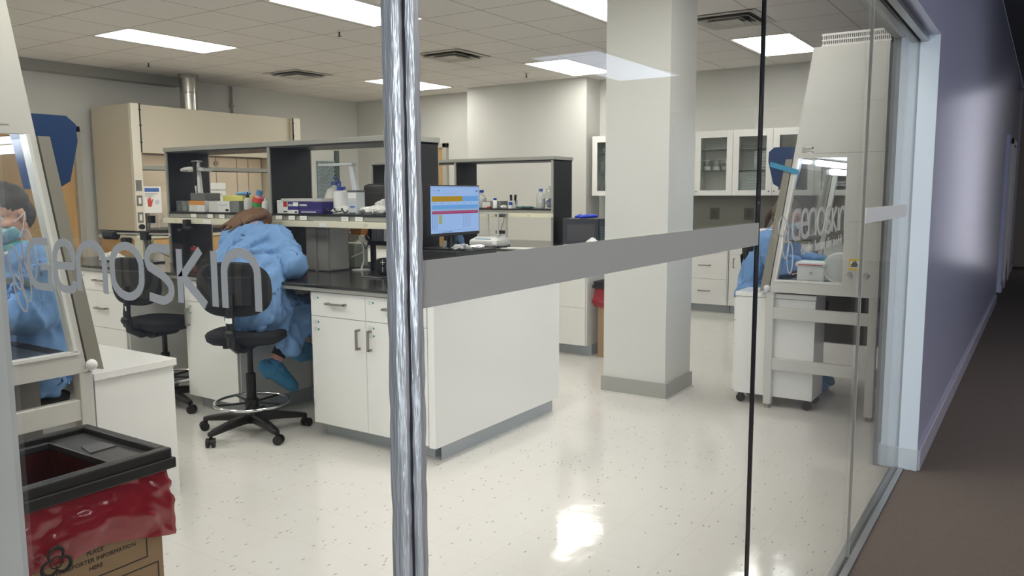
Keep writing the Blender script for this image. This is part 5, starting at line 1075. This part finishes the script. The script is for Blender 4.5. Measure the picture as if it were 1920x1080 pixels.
# the worker at the left cabinet
Bp = thing('person', 'person in a blue gown and face mask behind the left safety cabinet window', 'person', (1.02,3.15,0))
JB = dict(head=(1.00,3.12,1.41), hf=(-.86,-.42,-.28), hu=(-.25,0,1), neck=(1.06,3.15,1.255), chest=(1.07,3.16,1.07), pelvis=(1.06,3.17,.76), shR=(1.06,3.34,1.20), shL=(1.05,2.96,1.20),
  elR=(.98,3.40,1.0), wrR=(.74,3.36,1.0), elL=(.98,2.88,1.0), wrL=(.74,2.90,1.0), hipR=(1.05,3.26,.74), hipL=(1.05,3.08,.74), knR=(.66,3.26,.64), knL=(.66,3.08,.64), anR=(.72,3.26,.125), anL=(.72,3.08,.125), toeR=(.57,3.26,.055), toeL=(.57,3.08,.055))
def masked(par, J, hair, mcol, glasses=False, cap=None):
    body(par, J)
    k = J.get('hk',1); c = V(J['head']); f, s, u = axes(J['hf'], J['hu']); q = M((f, s, u)).transposed(); P = lambda a, b2, d: c+(f*a+s*b2+u*d)*k
    eyes(par, J['head'], J['hf'], J['hu'], k)
    mb = MB(); mb.ell(P(-.022,0,.052), (.102*k,.088*k,.083*k), 3, q); mb.ell(P(-.06,0,-.005), (.062*k,.084*k,.085*k), 3, q)
    o = mb.build('hair', hair, par, True); remesh(o, .009, 2, .004, .03)
    mb = MB(); rows = []
    for i, (d, fw_, hw) in enumerate(((-.012,.112,.030),(-.028,.128,.045),(-.048,.126,.058),(-.072,.114,.062),(-.098,.088,.056))):
        row = [P(fw_-.075*(abs(t)**2.2), hw*t*1.15, d-(.006 if i < 2 else -.004)*abs(t)) for t in [x/8 for x in range(-8,9)]]
        rows.append(row+[p-f*.006*k for p in row[::-1]])
    mk = mb.loft(rows).build('face_mask', mcol, par, True)
    mb = MB()
    for sd in (1,-1):
        for d in (-.02,-.09): mb.tube([P(.045,.066*sd,d), P(.02,.079*sd,d*.6), P(-.012,.088*sd,.005)], .0016, 6)
    mb.build('ear_loop', m_paper, mk, True)
    if glasses:
        mb = MB()
        for sd in (1,-1):
            mb.torus(P(.096,.036*sd,.004), .024*k, .0022*k, 'X' if abs(f.x) > abs(f.y) else 'Y', 20, 6); mb.tube([P(.094,.06*sd,.008), P(.04,.083*sd,.010), P(-.02,.086*sd,.004)], .002, 6)
        mb.tube([P(.098,.013,.008),P(.102,0,.010),P(.098,-.013,.008)], .002, 6); mb.build('glasses', m_blackp, par, True)
    return P
PB = masked(Bp, JB, m_hair3, m_mask)
mb = MB(); mb.ell(PB(-.03,0,.105),(.05,.055,.04),3); o = mb.build('hair_bun', m_hair3, Bp, True)
MB().tube([PB(.085,.07,.07),PB(.108,.02,.066),PB(.108,-.02,.066),PB(.085,-.07,.07)],.014,10).build('safety_goggles', mat('goggle_band',(72,84,112),.4), Bp, True)
gown(Bp, JB, grow=.034, disp=.04, seed=2, extra=[((.86,2.98,.76),(.86,3.34,.76),.07,.07)])
for sgn, a in ((1,'R'),(-1,'L')):
    mb = MB(); fd = (V(JB['wr'+a])-V(JB['el'+a])).normalized(); fd.z *= .3; hand_shape(mb, V(JB['wr'+a])+fd*.015, fd, (0,0,-1), sgn, 1.08); mb.cap(V(JB['wr'+a])-fd*.05, V(JB['wr'+a])+fd*.02, .036, .033); o = mb.build('glove', m_glove, Bp, True); remesh(o, .005, 1)
    shoe_cover(Bp, JB['an'+a], JB['toe'+a])
MB().torus((1.055,3.155,1.25),.105,.014,'Z',24,8).build('white_collar', m_paper, Bp, True)
MB().cap(PB(.02,-.05,-.135), PB(.075,.02,-.12), .024, .03).build('spare_mask', m_mask2, Bp, True)
for a in 'RL': k1, an = V(JB['kn'+a]), V(JB['an'+a]); MB().cyl(k1, k1.lerp(an,.85), .076, .05, 18).ell(k1,(.077,.077,.077),2).build('legging', m_legging, Bp, True)
t = thing('lab_stool', 'round black stool under the worker at the left safety cabinet', 'stool', (1.05,3.17,0))
MB().lathe((1.05,3.17,.56),[(.12,0),(.17,.01),(.175,.035),(.15,.045)],24).build('seat', m_fabric, t, True); MB().cyl((1.05,3.17,.05),(1.05,3.17,.56),.025).build('column', m_chrome, t, True); MB().lathe((1.05,3.17,0),[(.17,0),(.17,.012),(.04,.05)],24).build('base', m_blackp, t, True)

# the worker at the right cabinet
Cp = thing('person', 'person in a blue gown, glasses and mask working at the right safety cabinet', 'person', (5.60,1.2,0))
JC = dict(head=(5.60,1.045,1.315), hf=(-.10,-.93,-.34), hu=(0,-.30,1), neck=(5.60,1.14,1.165), chest=(5.60,1.16,.99), pelvis=(5.60,1.20,.71), shR=(5.42,1.14,1.11), shL=(5.78,1.14,1.11),
  elR=(5.36,1.04,.955), wrR=(5.42,.80,.965), elL=(5.84,1.04,.955), wrL=(5.74,.80,.965), hipR=(5.52,1.20,.69), hipL=(5.70,1.20,.69), knR=(5.50,.82,.64), knL=(5.70,.82,.64), anR=(5.50,.86,.125), anL=(5.70,.86,.125), toeR=(5.50,.72,.055), toeL=(5.70,.72,.055), hk=1.0)
PC = masked(Cp, JC, m_hair2, m_mask, True)
MB().tube([PC(-.09,0,.02),PC(-.13,.0,-.01),PC(-.14,0,-.08),PC(-.13,0,-.15)],[.026,.026,.02,.008],10).build('ponytail', m_hair4, Cp, True)
gown(Cp, JC, grow=.030, disp=.036, seed=4, extra=[((5.44,1.22,.95),(5.44,1.27,.70),.10,.11),((5.36,1.24,.74),(5.36,1.26,.52),.07,.06)])
for sgn, a in ((1,'R'),(-1,'L')):
    mb = MB(); fd = (V(JC['wr'+a])-V(JC['el'+a])).normalized(); fd.z *= .3; hand_shape(mb, V(JC['wr'+a])+fd*.015, fd, (0,0,-1), sgn, 1.1); mb.cap(V(JC['wr'+a])-fd*.06, V(JC['wr'+a])+fd*.02, .037, .034); o = mb.build('glove', m_glove, Cp, True); remesh(o, .005, 1)
    shoe_cover(Cp, JC['an'+a], JC['toe'+a])
MB().torus((5.60,1.145,1.20),.098,.014,'Z',24,8).build('white_collar', m_paper, Cp, True)
for a in 'RL': k1, an = V(JC['kn'+a]), V(JC['an'+a]); MB().cyl(k1, k1.lerp(an,.85), .076, .05, 18).ell(k1,(.077,.077,.077),2).build('legging', m_legging, Cp, True)
CH3 = dup(CH, (0,0,0), 0, label='black drafting chair behind the worker at the right safety cabinet')
CH3.location = (5.62, 1.08, 0); CH3.rotation_euler.z = R(-86-32); CH3.location.z = 0
